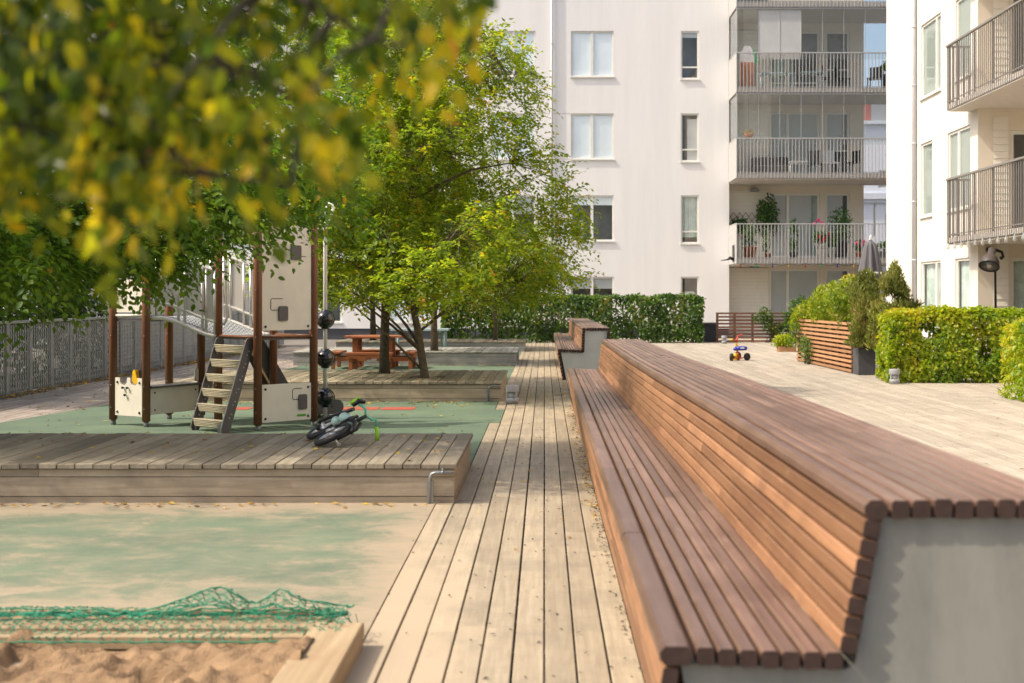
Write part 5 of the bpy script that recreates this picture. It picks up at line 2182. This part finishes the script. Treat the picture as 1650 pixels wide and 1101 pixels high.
def bush(name, label, cat, base, blobs, n, ll, lw, mat, up=0.3, gapn=-.2, gs=2.2, stems=6, group=None, bark='barkdark', jit=.8, rad=.35, stem_h=None):
    """blobs: (cx, cy, cz, rx, ry, rz)"""
    t = thing(name, label, cat, base, group)
    vol = np.array([b[3] * b[4] * b[5] for b in blobs]) ** (2 / 3)
    vol /= vol.sum()
    P_, O_ = [], []
    for b, w in zip(blobs, vol):
        k = int(n * w)
        u = rand_unit(k)
        r = RNG.random((k, 1)) ** rad
        c = np.array(b[:3])
        p = c + u * r * np.array(b[3:])
        p += np.array([[nz(q, 4.0), nz(q, 4.0, 5), nz(q, 4.0, 9)] for q in p]) * .06
        keep = np.array([nz(q, gs, 3) > gapn for q in p], dtype=bool)
        keep &= p[:, 2] > base[2] + .01
        P_.append(p[keep])
        O_.append(u[keep])
    p = np.concatenate(P_)
    o = nrm(np.concatenate(O_) + np.array([0, 0, .35]))
    k = len(p)
    nn = nrm(o + rand_unit(k) * jit)
    d = nrm(np.cross(nn, rand_unit(k)) + o * .35 + np.array([0, 0, up]))
    rn = np.clip(RNG.random(k) * .65 + np.array([.25 + .5 * nz(q, 2.0, 8) for q in p]), 0, 1)
    V, F, rd = leaves(p, d, nn, ll * (.7 + .6 * RNG.random(k)), lw * (.7 + .6 * RNG.random(k)), rn)
    arr_mesh('foliage', V, F, rd, mat, t)
    s = MB()
    rs = random.Random(len(p))
    for i in range(stems):
        b = rs.choice(blobs)
        a = Vector((base[0] + rs.uniform(-.5, .5) * (max(q[0] + q[3] for q in blobs) - min(q[0] - q[3] for q in blobs)) * .7 if stems > 8 else base[0] + rs.uniform(-.06, .06), base[1] + rs.uniform(-.06, .06), base[2]))
        e = Vector((b[0] + rs.uniform(-.6, .6) * b[3], b[1] + rs.uniform(-.6, .6) * b[4], b[2] + rs.uniform(0, .7) * b[5]))
        s.tube([a, a.lerp(e, .5) + Vector((rs.uniform(-.05, .05), rs.uniform(-.05, .05), .05)), e], [.016, .011, .004], 5, False)
    s.build('stem', M[bark], t)
    return t


bush('thuja', 'loose brownish green thuja in the dark grey box planter', 'conifer', (5.97, 23.66, .49),
     [(5.93, 23.66, 1.22, .42, .36, .55), (6.05, 23.6, .80, .33, .30, .42), (5.72, 23.6, .92, .30, .34, .42), (6.0, 23.66, 1.62, .24, .22, .28), (5.9, 23.42, .52, .26, .15, .27)], 12000, .10, .022, M['thuja'], 1.1, -.12, 2.6)
bush('thuja', 'taller pointed thuja in the taupe box planter', 'conifer', (6.07, 22.45, .48),
     [(6.02, 22.45, .95, .33, .32, .45), (6.18, 22.45, 1.22, .36, .30, .42), (6.12, 22.45, 1.55, .24, .22, .36), (6.12, 22.45, 1.83, .10, .10, .18), (6.1, 22.4, 1.05, .40, .34, .55), (6.42, 22.5, 1.2, .22, .22, .30), (5.92, 22.4, .66, .26, .2, .28)], 12000, .10, .022, M['thuja'], 1.1, -.1, 2.6)
bush('shrub', 'yellow green shrub growing over the top of the slatted screen', 'shrub', (6.2, 26.3, .66),
     [(6.15, 24.7, 1.25, .42, .6, .45), (6.1, 25.8, 1.35, .42, .7, .45), (6.0, 27.0, 1.2, .4, .8, .5), (5.9, 28.1, 1.0, .4, .6, .35), (6.1, 25.2, 1.6, .3, .4, .25), (5.75, 28.6, .75, .25, .35, .4)], 12000, .085, .04, M['shrub'], .5, -.2, 2.0, stems=14)
bush('shrub', 'small flowering shrub trailing through the slats at the lower left of the screen', 'shrub', (5.62, 27.3, .0),
     [(5.60, 27.4, .35, .10, .5, .28), (5.58, 28.3, .6, .12, .3, .3)], 500, .07, .04, M['hedgeG'], .3, -.3, 2.5, stems=5)
bush('vine', 'green vine hanging over the dark brown slat fence', 'vine', (7.05, 40.5, .0),
     [(6.95, 40.5, .85, .35, .2, .25), (7.25, 40.5, .55, .35, .16, .3), (7.75, 40.5, .6, .3, .15, .4), (8.1, 40.4, 1.0, .35, .2, .5)], 2200, .10, .06, M['hedgeG'], .0, -.1, 2.0, stems=5)
fbx = thing('flower_box', 'low wooden flower box with yellow flowers left of the slatted screen', 'planter', (6.4, 33.7, 0))
m = MB()
m.box(6.16, 6.62, 33.55, 33.85, 0, .14)
m.build('box', M['slat'], fbx)
V, F, rd = leaf_blob(900, lambda k: np.array([6.36, 33.7, .27]) + rand_unit(k) * np.array([.36, .22, .2]) * RNG.random((k, 1)) ** .4, .08, .045, lambda p: nrm(rand_unit(len(p)) + np.array([0, 0, .8])), .4)
arr_mesh('foliage', V, F, rd, M['hedgeY'], fbx)


def hedge(name, label, x0, x1, y0, y1, z1, n, ll, mat, z0=.03, gapn=-.3, gs=1.6, wav=.06, group=None, stems=None, round_=.12):
    t = thing(name, label, 'hedge', ((x0 + x1) / 2, (y0 + y1) / 2, 0), group)
    # points near the faces of the box, thinner where noise is low
    pts, out = [], []
    areas = [((x1 - x0) * z1, 'f'), ((x1 - x0) * z1 * .6, 'b'), ((y1 - y0) * z1, 'l'), ((y1 - y0) * z1, 'r'), ((x1 - x0) * (y1 - y0) * 1.3, 't'), ((x1 - x0) * z1 * .45, 'i')]
    tot = sum(a for a, _ in areas)
    for a, k in areas:
        c = int(n * a / tot)
        u, v, w = RNG.random((3, c))
        X = x0 + (x1 - x0) * u
        Y = y0 + (y1 - y0) * v
        Z = z0 + (z1 - z0) * w
        dep = np.abs(RNG.normal(size=c)) * .07
        if k == 'f':
            Y = y0 + dep
            o = np.tile([0, -1.0, .25], (c, 1))
        elif k == 'b':
            Y = y1 - dep
            o = np.tile([0, 1.0, .25], (c, 1))
        elif k == 'l':
            X = x0 + dep
            o = np.tile([-1.0, 0, .25], (c, 1))
        elif k == 'r':
            X = x1 - dep
            o = np.tile([1.0, 0, .25], (c, 1))
        elif k == 't':
            Z = z1 - dep
            o = np.tile([0, -.2, 1.0], (c, 1))
        else:
            o = rand_unit(c)
        pts.append(np.stack([X, Y, Z], 1))
        out.append(o)
    p = np.concatenate(pts)
    o = np.concatenate(out)
    # round the shoulders, bulge the faces
    cx, cy = (x0 + x1) / 2, (y0 + y1) / 2
    top = np.clip((p[:, 2] - (z1 - .25)) / .25, 0, 1) ** 2
    p[:, 1] += (cy - p[:, 1]) * top * .3
    endf = np.clip(1 - np.minimum(p[:, 0] - x0, x1 - p[:, 0]) / .3, 0, 1) ** 2
    p[:, 2] -= endf * round_ * (p[:, 2] / z1)
    ns = np.array([[nz(q, 1.7), nz(q, 1.7, 7), nz(q, 2.3, 3)] for q in p])
    p += ns * wav * np.array([.6, 1.2, 1.0])
    p += rand_unit(len(p)) * .02
    keep = np.array([nz(q, gs, 12) > gapn for q in p]) & (p[:, 2] > .01)
    p, o = p[keep], o[keep]
    k = len(p)
    nn = nrm(o + rand_unit(k) * .75)
    d = nrm(np.cross(nn, rand_unit(k)) + np.array([0, 0, -.25]) + o * .2)
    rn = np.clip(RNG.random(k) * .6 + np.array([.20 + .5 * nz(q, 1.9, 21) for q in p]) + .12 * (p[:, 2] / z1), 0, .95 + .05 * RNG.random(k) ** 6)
    V, F, rd = leaves(p, d, nn, ll * (.65 + .6 * RNG.random(k)), ll * .62 * (.65 + .6 * RNG.random(k)), rn, 0)
    arr_mesh('foliage', V, F, rd, mat, t)
    s = MB()
    x = x0 + .12
    rs = random.Random(int(x0 * 10))
    while x < x1:
        y = cy + rs.uniform(-.08, .08)
        a = Vector((x, y, 0))
        s.tube([a, a + Vector((rs.uniform(-.05, .05), 0, z1 * .5)), a + Vector((rs.uniform(-.1, .1), rs.uniform(-.1, .1), z1 * .92))], [.018, .013, .006], 5, False)
        for q in range(5):
            z = rs.uniform(.15, z1 * .9)
            s.tube([a + Vector((0, 0, z)), a + Vector((rs.uniform(-.3, .3), rs.uniform(-.3, .3), z + .15))], [.008, .003], 4, False)
        x += rs.uniform(.22, .36)
    s.build('stem', M['bark'], t)
    return t


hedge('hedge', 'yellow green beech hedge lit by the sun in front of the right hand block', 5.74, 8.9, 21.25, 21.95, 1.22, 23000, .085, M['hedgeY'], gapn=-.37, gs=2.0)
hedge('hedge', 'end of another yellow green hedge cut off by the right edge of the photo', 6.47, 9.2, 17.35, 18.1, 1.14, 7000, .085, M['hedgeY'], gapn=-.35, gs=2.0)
hedge('hedge', 'long dark green clipped hedge in front of the white block', -3.2, 4.97, 40.1, 40.9, 1.47, 17000, .125, M['hedgeG'], gapn=-.30, gs=1.5, wav=.10)
bin_ = thing('storage_box', 'dark grey plastic storage box beside the clipped green hedge', 'storage box', (5.3, 41.3, 0))
m = MB()
m.box(5.13, 5.52, 41.05, 41.7, 0, .56, ch=.015)
for i in range(4):
    m.box(5.15, 5.5, 41.035, 41.05, .06 + i * .125, .16 + i * .125)
m.build('body', M['planter'], bin_)
m = MB()
m.box(5.10, 5.55, 41.0, 41.75, .562, .62, ch=.02)
m.build('lid', M['hpl'], bin_)

um = thing('parasol', 'closed grey parasol standing behind the thuja', 'parasol', (7.66, 30.0, 0))
m = MB()
m.tube([(7.66, 30, 0), (7.66, 30, 2.72)], .022, 10)
m.build('pole', M['lampgrey'], um)
m = MB()
vs, fs = [], []
nseg, prof = 32, [(.02, 2.78), (.10, 2.70), (.13, 2.62), (.19, 2.25), (.235, 1.95), (.25, 1.78), (.22, 1.62), (.12, 1.58)]
for r, z in prof:
    for k in range(nseg):
        a = 2 * math.pi * k / nseg
        rr = r * (1 + .30 * math.cos(8 * a + z * .6) * min(1, (2.78 - z) / .2))
        vs.append((7.66 + rr * math.cos(a), 30 + rr * math.sin(a), z))
for i in range(len(prof) - 1):
    for k in range(nseg):
        k2 = (k + 1) % nseg
        fs.append((i * nseg + k, i * nseg + k2, (i + 1) * nseg + k2, (i + 1) * nseg + k))
m.smooth = True
m.add(vs, fs)
m.build('canopy', M['umbrella'], um)
m = MB()
m.lathe([(.018, 2.76), (.05, 2.79), (.02, 2.86), (.006, 2.9)], (7.66, 30, 0), 12)
m.lathe([(.252, 2.02), (.258, 2.0), (.255, 1.97)], (7.66, 30, 0), 24)
m.build('tie_and_finial', M['white'], um)
m = MB()
m.box(7.4, 7.92, 29.74, 30.26, 0, .07, ch=.01)
m.build('base', M['planter'], um)

fl = thing('floor_lamp', 'oversized brown desk style floor lamp on a black pole behind the yellow green hedge', 'lamp', (8.48, 24.0, 0))
m = MB()
m.tube([(8.49, 24.0, 0), (8.47, 24.0, 1.95), (8.44, 24.0, 2.25)], .022, 10)
m.lathe([(.17, 0), (.17, .02), (.03, .035)], (8.49, 24, 0), 20)
m.build('pole', M['black'], fl)
ax = Vector((-.30, -.42, -.80)).normalized()
sx_ = ax.orthogonal().normalized()
mt = basis(sx_, ax.cross(sx_), ax)
hc = Vector((8.40, 24.0, 2.25))
m = MB()
m.lathe([(.03, -.10), (.07, -.10), (.075, .03), (.085, .05), (.13, .10), (.165, .17), (.18, .25), (.183, .28)], hc, 28, mt)
hd = m.build('shade', M['lampshade'], fl)
m = MB()
m.torus(hc + ax * .285, .182, .012, mt, 32, 8)
m.build('rim', M['black'], hd)
m = MB()
m.lathe([(.172, .281), (.10, .272), (.06, .266), (.05, .288), (.02, .30)], hc, 28, mt)
m.build('reflector', M['lampin'], hd)
wl = thing('wall_lamp', 'small black spot lamp fixed under the right hand balcony above the floor lamp', 'lamp', (9.9, 27.5, 2.4))
m = MB()
m.tube([(9.62, 27.6, 2.46), (9.74, 27.5, 2.44), (9.84, 27.48, 2.40), (9.86, 27.46, 2.30), (9.80, 27.42, 2.27)], [.045, .035, .03, .03, .04], 10)
m.tube([(9.62, 27.69, 2.46), (9.62, 27.58, 2.46)], .06, 12)
m.build('arm', M['black'], wl)

# tricycle
tr = thing('tricycle', "child's red, yellow and blue tricycle standing alone on the terrace", 'tricycle', (4.38, 29.0, 0))
def tw(c, axis, r, w):
    q = MB()
    a = Vector(axis).normalized()
    s = a.orthogonal().normalized()
    mt = basis(s, a.cross(s), a)
    q.lathe([(.02, -w), (r * .55, -w), (r * .9, -w), (r, -w * .6), (r, w * .6), (r * .9, w), (r * .55, w), (.02, w)], c, 24, mt)
    return q
tx, ty = 4.33, 28.9
w1 = tw((tx - .11, ty - .12, .085), (.9, -.42, 0), .085, .03).build('wheel', M['tyre'], tr)
w2 = tw((tx + .26, ty + .02, .085), (.55, -.83, 0), .085, .03).build('wheel', M['tyre'], tr)
w3 = tw((tx + .07, ty + .18, .095), (.62, -.78, 0), .10, .03).build('front_wheel', M['tyre'], tr)
m = MB()
m.lathe([(.065, -.034), (.07, 0), (.065, .034)], (tx + .0, ty - .02, .10), 16, basis(Vector((.7, .7, 0)), Vector((0, 0, 1)), Vector((.7, -.7, 0))))
m.tube([(tx + .02, ty, .26), (tx + .015, ty, .40)], [.026, .03], 10)
m.box(-.045, .045, -.03, .03, -.014, .014, Matrix.Translation((tx - .05, ty - .14, .035)))
m.build('hub_and_pedal', M['yellow'], tr)
m = MB()
m.tube([(tx - .11, ty - .10, .09), (tx + .08, ty - .03, .04), (tx + .26, ty, .09)], .013, 8)
m.tube([(tx + .08, ty - .03, .03), (tx + .04, ty, .20), (tx + .02, ty + .02, .30)], .02, 8)
m.tube([(tx + .02, ty, .38), (tx + .02, ty, .46), (tx + .05, ty - .01, .50), (tx + .04, ty, .53)], .013, 8)
m.tube([(tx - .1, ty - .06, .475), (tx + .02, ty, .46), (tx + .04, ty, .55), (tx + .13, ty + .05, .575)], .014, 8)
m.build('frame', M['redpl'], tr)
m = MB()
m.tube([(tx - .12, ty - .07, .478), (tx - .07, ty - .045, .474)], .02, 8)
m.build('grip', M['yellow'], tr)
m = MB()
m.tube([(tx + .11, ty + .04, .572), (tx + .17, ty + .07, .585)], .019, 8)
m.build('grip', M['redpl'], tr)
m = MB()
m.smooth = True
m.lathe([(.03, .225), (.10, .232), (.125, .26), (.12, .31), (.105, .32), (.09, .27), (.02, .262)], (tx + .12, ty, 0), 22, None, 1.15, .9)
m.tube([(tx - .05, ty, .25), (tx + .03, ty, .27)], [.03, .05], 8)
m.build('seat', M['blue'], tr)
m = MB()
m.box(tx + .09, tx + .18, ty - .122, ty - .112, .275, .30)
m.build('seat_handle', M['white'], tr)

# --------------------------------------------------------------------------- trees
make_tree('tree', 'leaning hornbeam with a forked trunk growing through the brown platform, right of its neighbour', (-1.72, 18.5, .0),
          [(-1.70, 18.5, .0), (-1.74, 18.5, .35), (-1.83, 18.5, .95), (-1.90, 18.5, 1.28), (-1.98, 18.5, 2.2), (-1.9, 18.55, 3.4), (-1.75, 18.5, 4.6), (-1.55, 18.5, 5.6)], .068,
          [(1.30, 1.3), (1.75, 2.5), (2.4, 2.05), (3.4, 1.6), (4.3, 1.45), (4.9, 1.4), (5.5, .9), (6.3, .25)], 1450, .076, M['leafA'], M['bark'], 5,
          nshoot=4, nleaf=9, shoot=.36, center=(-1.62, 18.45), gap=-.17, group='hornbeams on the timber platforms', nlimb=20,
          fork=[([(-1.88, 18.5, 1.18), (-1.75, 18.48, 1.42), (-1.5, 18.45, 1.75), (-1.1, 18.4, 2.2)], [.045, .04, .032, .015]),
                ([(-1.90, 18.5, 1.25), (-2.05, 18.5, 1.5), (-2.3, 18.5, 2.0)], [.04, .034, .018])])
make_tree('tree', 'hornbeam with a straight dark trunk in the brown platform, left of the forked one', (-2.44, 19.57, .0),
          [(-2.44, 19.57, .0), (-2.45, 19.57, .6), (-2.43, 19.57, 1.4), (-2.5, 19.6, 2.6), (-2.6, 19.6, 4.0), (-2.5, 19.6, 5.6), (-2.4, 19.6, 6.6)], .082,
          [(1.35, 1.4), (1.9, 2.3), (3.0, 2.2), (4.2, 2.0), (5.4, 1.6), (6.3, 1.0), (7.0, .2)], 1500, .074, M['leafA'], M['barkdark'], 8,
          nshoot=4, nleaf=9, shoot=.36, center=(-2.95, 19.7), gap=-.12, group='hornbeams on the timber platforms', nlimb=20)
make_tree('tree', 'tree with a slim trunk growing from the silver grey platform', (-2.37, 27.6, 0),
          [(-2.37, 27.6, 0), (-2.38, 27.6, 1.0), (-2.3, 27.6, 2.0), (-2.2, 27.6, 3.8), (-2.2, 27.6, 5.2)], .078,
          [(1.55, 1.0), (2.0, 1.7), (3.0, 1.7), (4.4, 1.5), (5.4, .9), (6.2, .2)], 560, .09, M['leafA'], M['bark'], 12, nshoot=4, nleaf=9, shoot=.4, group='hornbeams on the timber platforms', gap=-.12)
make_tree('tree', 'small yellowing tree on the farthest platform in front of the green hedge', (-1.335, 34.8, 0),
          [(-1.335, 34.8, 0), (-1.33, 34.8, 1.1), (-1.3, 34.8, 2.0), (-1.25, 34.8, 3.2)], .062,
          [(1.5, .9), (1.9, 1.75), (2.5, 1.5), (3.2, .9), (3.7, .2)], 320, .09, M['shrub'], M['bark'], 14, nshoot=4, nleaf=9, shoot=.4, group='hornbeams on the timber platforms', center=(-1.0, 34.8), gap=-.15)
make_tree('tree', 'tree behind the picnic table with a grey trunk on the farthest platform', (-4.66, 34.8, 0),
          [(-4.66, 34.8, 0), (-4.67, 34.8, 1.1), (-4.7, 34.8, 2.2), (-4.7, 34.8, 4.6), (-4.7, 34.8, 5.6)], .082,
          [(1.7, 1.1), (2.3, 2.1), (3.4, 2.2), (4.8, 1.7), (6.0, .8), (6.6, .2)], 620, .095, M['leafM'], M['barkdark'], 17, nshoot=4, nleaf=9, shoot=.42, group='hornbeams on the timber platforms', gap=-.12)
def hang(x):
    return float(np.interp(x, [-6, -4.6, -3.3, -2.8, -2.35, -1.75], [1.44, 1.47, 1.66, 1.84, 2.00, 2.16]))


def low_branches(rs):
    out = []
    while len(out) < 420:
        x, y = rs.uniform(-5.6, -1.72), rs.uniform(8.9, 11.6)
        z = hang(x) + .05 + abs(rs.gauss(0, .55))
        if nz((x, y, z), 1.1, 31) < -.18:
            continue
        out.append((x, y, z))
    return out


# shady tree whose branches hang over the play tower from the left
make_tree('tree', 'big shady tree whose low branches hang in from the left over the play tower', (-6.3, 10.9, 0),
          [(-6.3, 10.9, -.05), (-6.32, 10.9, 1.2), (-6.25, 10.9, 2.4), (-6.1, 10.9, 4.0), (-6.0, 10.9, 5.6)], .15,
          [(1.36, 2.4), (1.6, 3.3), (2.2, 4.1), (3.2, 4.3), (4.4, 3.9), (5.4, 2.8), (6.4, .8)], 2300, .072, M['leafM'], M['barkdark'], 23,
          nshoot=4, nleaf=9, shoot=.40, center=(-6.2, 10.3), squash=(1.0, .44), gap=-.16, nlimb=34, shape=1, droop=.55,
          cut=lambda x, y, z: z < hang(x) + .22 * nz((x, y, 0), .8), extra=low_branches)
# dark trees beyond the fence
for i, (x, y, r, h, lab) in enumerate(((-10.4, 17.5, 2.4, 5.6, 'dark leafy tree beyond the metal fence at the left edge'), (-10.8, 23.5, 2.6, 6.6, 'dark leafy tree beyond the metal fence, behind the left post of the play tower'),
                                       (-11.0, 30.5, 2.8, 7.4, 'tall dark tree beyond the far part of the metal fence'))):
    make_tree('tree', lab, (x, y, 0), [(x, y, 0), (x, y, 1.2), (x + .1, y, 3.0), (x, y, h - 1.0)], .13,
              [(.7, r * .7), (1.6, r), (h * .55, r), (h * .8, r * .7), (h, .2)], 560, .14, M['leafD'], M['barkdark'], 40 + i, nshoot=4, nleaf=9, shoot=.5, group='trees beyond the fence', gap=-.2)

gw = thing('garden_wall', 'low white rendered wall beyond the far half of the metal fence', 'wall', (-9.3, 31, 0))
m = MB()
m.box(-9.5, -9.25, 24.6, 40, -.1, 2.1)
m.build('wall', M['wall'], gw)
m = MB()
m.box(-9.54, -9.21, 24.58, 40.02, 2.102, 2.15, ch=.01)
m.build('coping', M['pipegrey'], gw)
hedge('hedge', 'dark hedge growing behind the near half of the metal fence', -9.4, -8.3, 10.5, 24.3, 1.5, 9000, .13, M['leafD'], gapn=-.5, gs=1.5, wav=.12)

# foreground branches, close to the camera and out of focus
ft_ = thing('tree', 'yellowing tree with a sunlit-coloured fringe close to the camera whose blurred branches fill the top left corner', 'tree', (-2.3, 2.6, 0))
tk = MB()
tk.tube([(-2.3, 2.6, -.05), (-2.32, 2.6, 1.0), (-2.25, 2.58, 2.0), (-2.1, 2.5, 3.2)], [.13, .11, .09, .05], 12)
edge_x = [-200, 0, 60, 100, 150, 210, 260, 300, 350, 400, 440, 480, 510, 545, 590, 640, 700, 740, 775]
edge_y = [370, 310, 350, 275, 290, 395, 275, 290, 305, 290, 345, 300, 235, 225, 175, 130, 85, 40, -10]
tips = []
rs = random.Random(77)
while len(tips) < 520:
    px = rs.uniform(-260, 770)
    lim = np.interp(px, edge_x, edge_y)
    yy = rs.uniform(1.45, 2.7)
    py = rs.uniform(-300, lim + 20 - 150 / yy)
    if 355 < px < 560 and -40 < py < 55 and rs.random() < .75:
        continue
    if mnoise.noise(Vector((px / 66, py / 66, 3.3))) < .03:
        continue
    if px > 330 and rs.random() < (.42 if px < 480 else .68):
        continue
    tips.append(tuple(P(px, py, yy)))
tips = np.array(tips)
bt = []
for i, (p0, p1) in enumerate((((-200, 120), (430, 120)), ((-200, -80), (720, -20)), ((-200, 260), (470, 300)), ((-200, -200), (560, -150)), ((100, -150), (640, 80)))):
    a = Vector((-2.25, 2.58, 1.6 + .25 * (i % 3)))
    b = P(p0[0], p0[1], 2.1 - .12 * i)
    c = P((p0[0] + p1[0]) / 2, (p0[1] + p1[1]) / 2 - 25, 1.9 - .08 * i)
    d = P(p1[0], p1[1], 1.75 - .05 * i)
    tk.tube([a, b, b.lerp(c, .5), c, c.lerp(d, .5), d], [.022, .012, .009, .007, .005, .002], 6)
    bt += [b.lerp(c, s / 8) for s in range(9)] + [c.lerp(d, s / 8) for s in range(9)]
lp = np.array([tuple(p) for p in bt])
for q in tips:
    k = ((lp - q) ** 2).sum(1).argmin()
    a, b = Vector(lp[k]), Vector(q)
    tk.tube([a, a.lerp(b, .5) + Vector((0, 0, .015)), b], [.0045, .0035, .002], 4, False)
tk.build('trunk', M['barkdark'], ft_)
out = nrm(np.tile(np.array([.25, -.1, -.9]), (len(tips), 1)) + RNG.normal(size=tips.shape) * .35)
pos, dr, nn, ll, lw, rn = sprays(tips, out, 3, .075, 5, .033, .020, 1.5, 1.25, .45)
fy = np.array([VY + (H - q[2]) / q[1] * FPX for q in pos])
fx = np.array([VX + q[0] / q[1] * FPX for q in pos])
rn = np.clip(rn + np.clip((fy - np.interp(fx, edge_x, edge_y) + 190) / 190, 0, 1) * .22, 0, .955 + .045 * (RNG.random(len(rn)) < .06))  # leaves towards the lower fringe coloured yellower, as if sunlit
V, F, rd = leaves(pos, dr, nn, ll, lw, rn, 1)
arr_mesh('crown', V, F, rd, M['leafF'], ft_)

# --------------------------------------------------------------------------- leaf litter (nobody could count it)
def litter(name, pts, ll, mat, kind='stuff', lift=.012):
    p = np.array(pts)
    k = len(p)
    nn = nrm(np.tile([0, 0, 1.0], (k, 1)) + rand_unit(k) * .35)
    d = nrm(np.cross(nn, rand_unit(k)))
    V, F, rd = leaves(p, d, nn, ll * (.6 + .7 * RNG.random(k)), ll * .55 * (.6 + .7 * RNG.random(k)), RNG.random(k), 0)
    o = arr_mesh(name, V, F, rd, mat)
    o['kind'] = kind
    return o


rs = random.Random(5)
pts = []
for i in range(1500):
    y = rs.uniform(12, 37)
    pts.append((-7.64 + abs(rs.gauss(0, .10)), y, .012 + rs.random() * .035))
for i in range(170):
    pts.append((rs.uniform(-7.3, -4.9), rs.uniform(14, 34), .010))
litter('fallen_leaves_by_fence', pts, .07, M['litter'])
pts = []
for i in range(80):
    pts.append((rs.uniform(-4.8, -.7), min(10.7, 9.4 + rs.expovariate(1.2)) if rs.random() < .7 else rs.uniform(8.9, 10.7), .286))
for i in range(90):
    pts.append((rs.uniform(-5.0, -.7), rs.uniform(17.6, 20.2), .283))
for i in range(150):
    pts.append((rs.uniform(-5.0, -.9), 17.42 - abs(rs.gauss(0, .28)), .012))
for i in range(70):
    pts.append((rs.uniform(-6.2, -.8), rs.uniform(11.5, 17), .012))
for i in range(60):
    pts.append((rs.uniform(-4.5, -.75), 8.76 - abs(rs.gauss(0, .07)), .012))
for i in range(120):
    pts.append((rs.uniform(-5.2, -.6), 26.8 - abs(rs.gauss(0, .25)), .012))
for i in range(70):
    pts.append((rs.uniform(-5.2, -.6), rs.uniform(27, 35.5), .295))
litter('fallen_leaves_on_platforms', pts, .055, M['litter'])
pts = []
for i in range(210):
    pts.append((.36 - abs(rs.gauss(0, .05)), rs.uniform(8.2, 22), .008))
for i in range(60):
    pts.append((rs.uniform(-.55, .33), rs.uniform(6.5, 32), .008))
for i in range(60):
    pts.append((rs.uniform(2.2, 8.6), rs.uniform(6, 20), .008))
litter('fallen_leaves_on_boardwalk', pts, .038, M['litter'])
pts = []
# sand dust gathered in the corner of the long bench
V_, F_, n_ = [], [], 260
for i in range(n_):
    y = 3.3 + 9.0 * i / (n_ - 1)
    xb = float(np.interp(y, [3, 5.5, 8, 11, 13], [.752, .735, .718, .703, .69]))
    wd = .014 + .012 * abs(nz((y * 2.2, 0, 0), 1.0))
    zt = .507
    V_ += [(xb - wd, y, zt - .003), (xb - wd * .3, y, zt + .005), (xb + .004, y, zt + .010 + .006 * nz((y * 5, 1, 0), 1.0)), (xb + .012, y, zt - .003)]
for i in range(n_ - 1):
    for k in range(3):
        F_.append((i * 4 + k, i * 4 + k + 1, i * 4 + 5 + k, i * 4 + 4 + k))
dst = arr_mesh('drifted_sand', V_, F_, np.full(len(V_), .5), M['dust'], smooth=True)
dst['kind'] = 'stuff'
pts = []
for i in range(900):
    pts.append((rs.uniform(1.6, 8.8), rs.uniform(5, 30), .006))
for i in range(330):
    pts.append((rs.uniform(-.8, .36), rs.uniform(4.5, 26), .006))
for i in range(300):
    pts.append((.37 - abs(rs.gauss(0, .03)), rs.uniform(4.5, 16), .006))
for i in range(260):
    pts.append((rs.uniform(-7.4, -5), rs.uniform(13, 30), .006))
litter('twigs_and_crumbs', pts, .022, M['debris'])

# --------------------------------------------------------------------------- light, sky, camera
SUN = Vector((-.63, -.15, .74)).normalized()
elev = math.asin(SUN.z)
az = math.atan2(SUN.x, SUN.y)
sd_ = bpy.data.lights.new('sun', 'SUN')
sd_.energy = 2.6
sd_.angle = R(0.9)
sd_.color = (1.0, .90, .76)
so_ = bpy.data.objects.new('sun', sd_)
so_.rotation_euler = (-SUN).to_track_quat('-Z', 'Y').to_euler()
so_.location = SUN * 40
COL.objects.link(so_)
w = bpy.data.worlds.new('World')
SC.world = w
w.use_nodes = True
nt = w.node_tree
bg = nt.nodes.get('Background') or nt.nodes.new('ShaderNodeBackground')
sky = nt.nodes.new('ShaderNodeTexSky')
sky.sky_type = 'NISHITA'
sky.sun_disc = False
sky.sun_elevation = elev
sky.sun_rotation = az
sky.air_density = 1.0
sky.dust_density = 5.0
sky.ozone_density = 0.6
nt.links.new(sky.outputs['Color'], bg.inputs['Color'])
bg.inputs['Strength'].default_value = 0.15
cam = bpy.data.cameras.new('camera')
cam.sensor_width = 36.0
cam.lens = 36.0 * FPX / 1650.0
cam.shift_x = -(VX - 825.0) / 1650.0
cam.shift_y = (VY - 550.5) / 1650.0
cam.clip_start = 0.05
cam.clip_end = 1000
cam.dof.use_dof = True
cam.dof.focus_distance = 15.5
cam.dof.aperture_fstop = 3.3
co = bpy.data.objects.new('camera', cam)
co.location = (0, 0, H)
co.rotation_euler = (R(90), 0, 0)
COL.objects.link(co)
SC.camera = co
vs_ = SC.view_settings
vs_.view_transform = 'Standard'
vs_.look = 'None'
vs_.gamma = 1.0
vs_.use_curve_mapping = False
vs_.exposure = 0.74
vs_.use_white_balance = True
vs_.white_balance_temperature = 6530
vs_.white_balance_tint = 10.0
SC.cycles.max_bounces = 8
SC.cycles.transparent_max_bounces = 16
SC.cycles.use_denoising = True
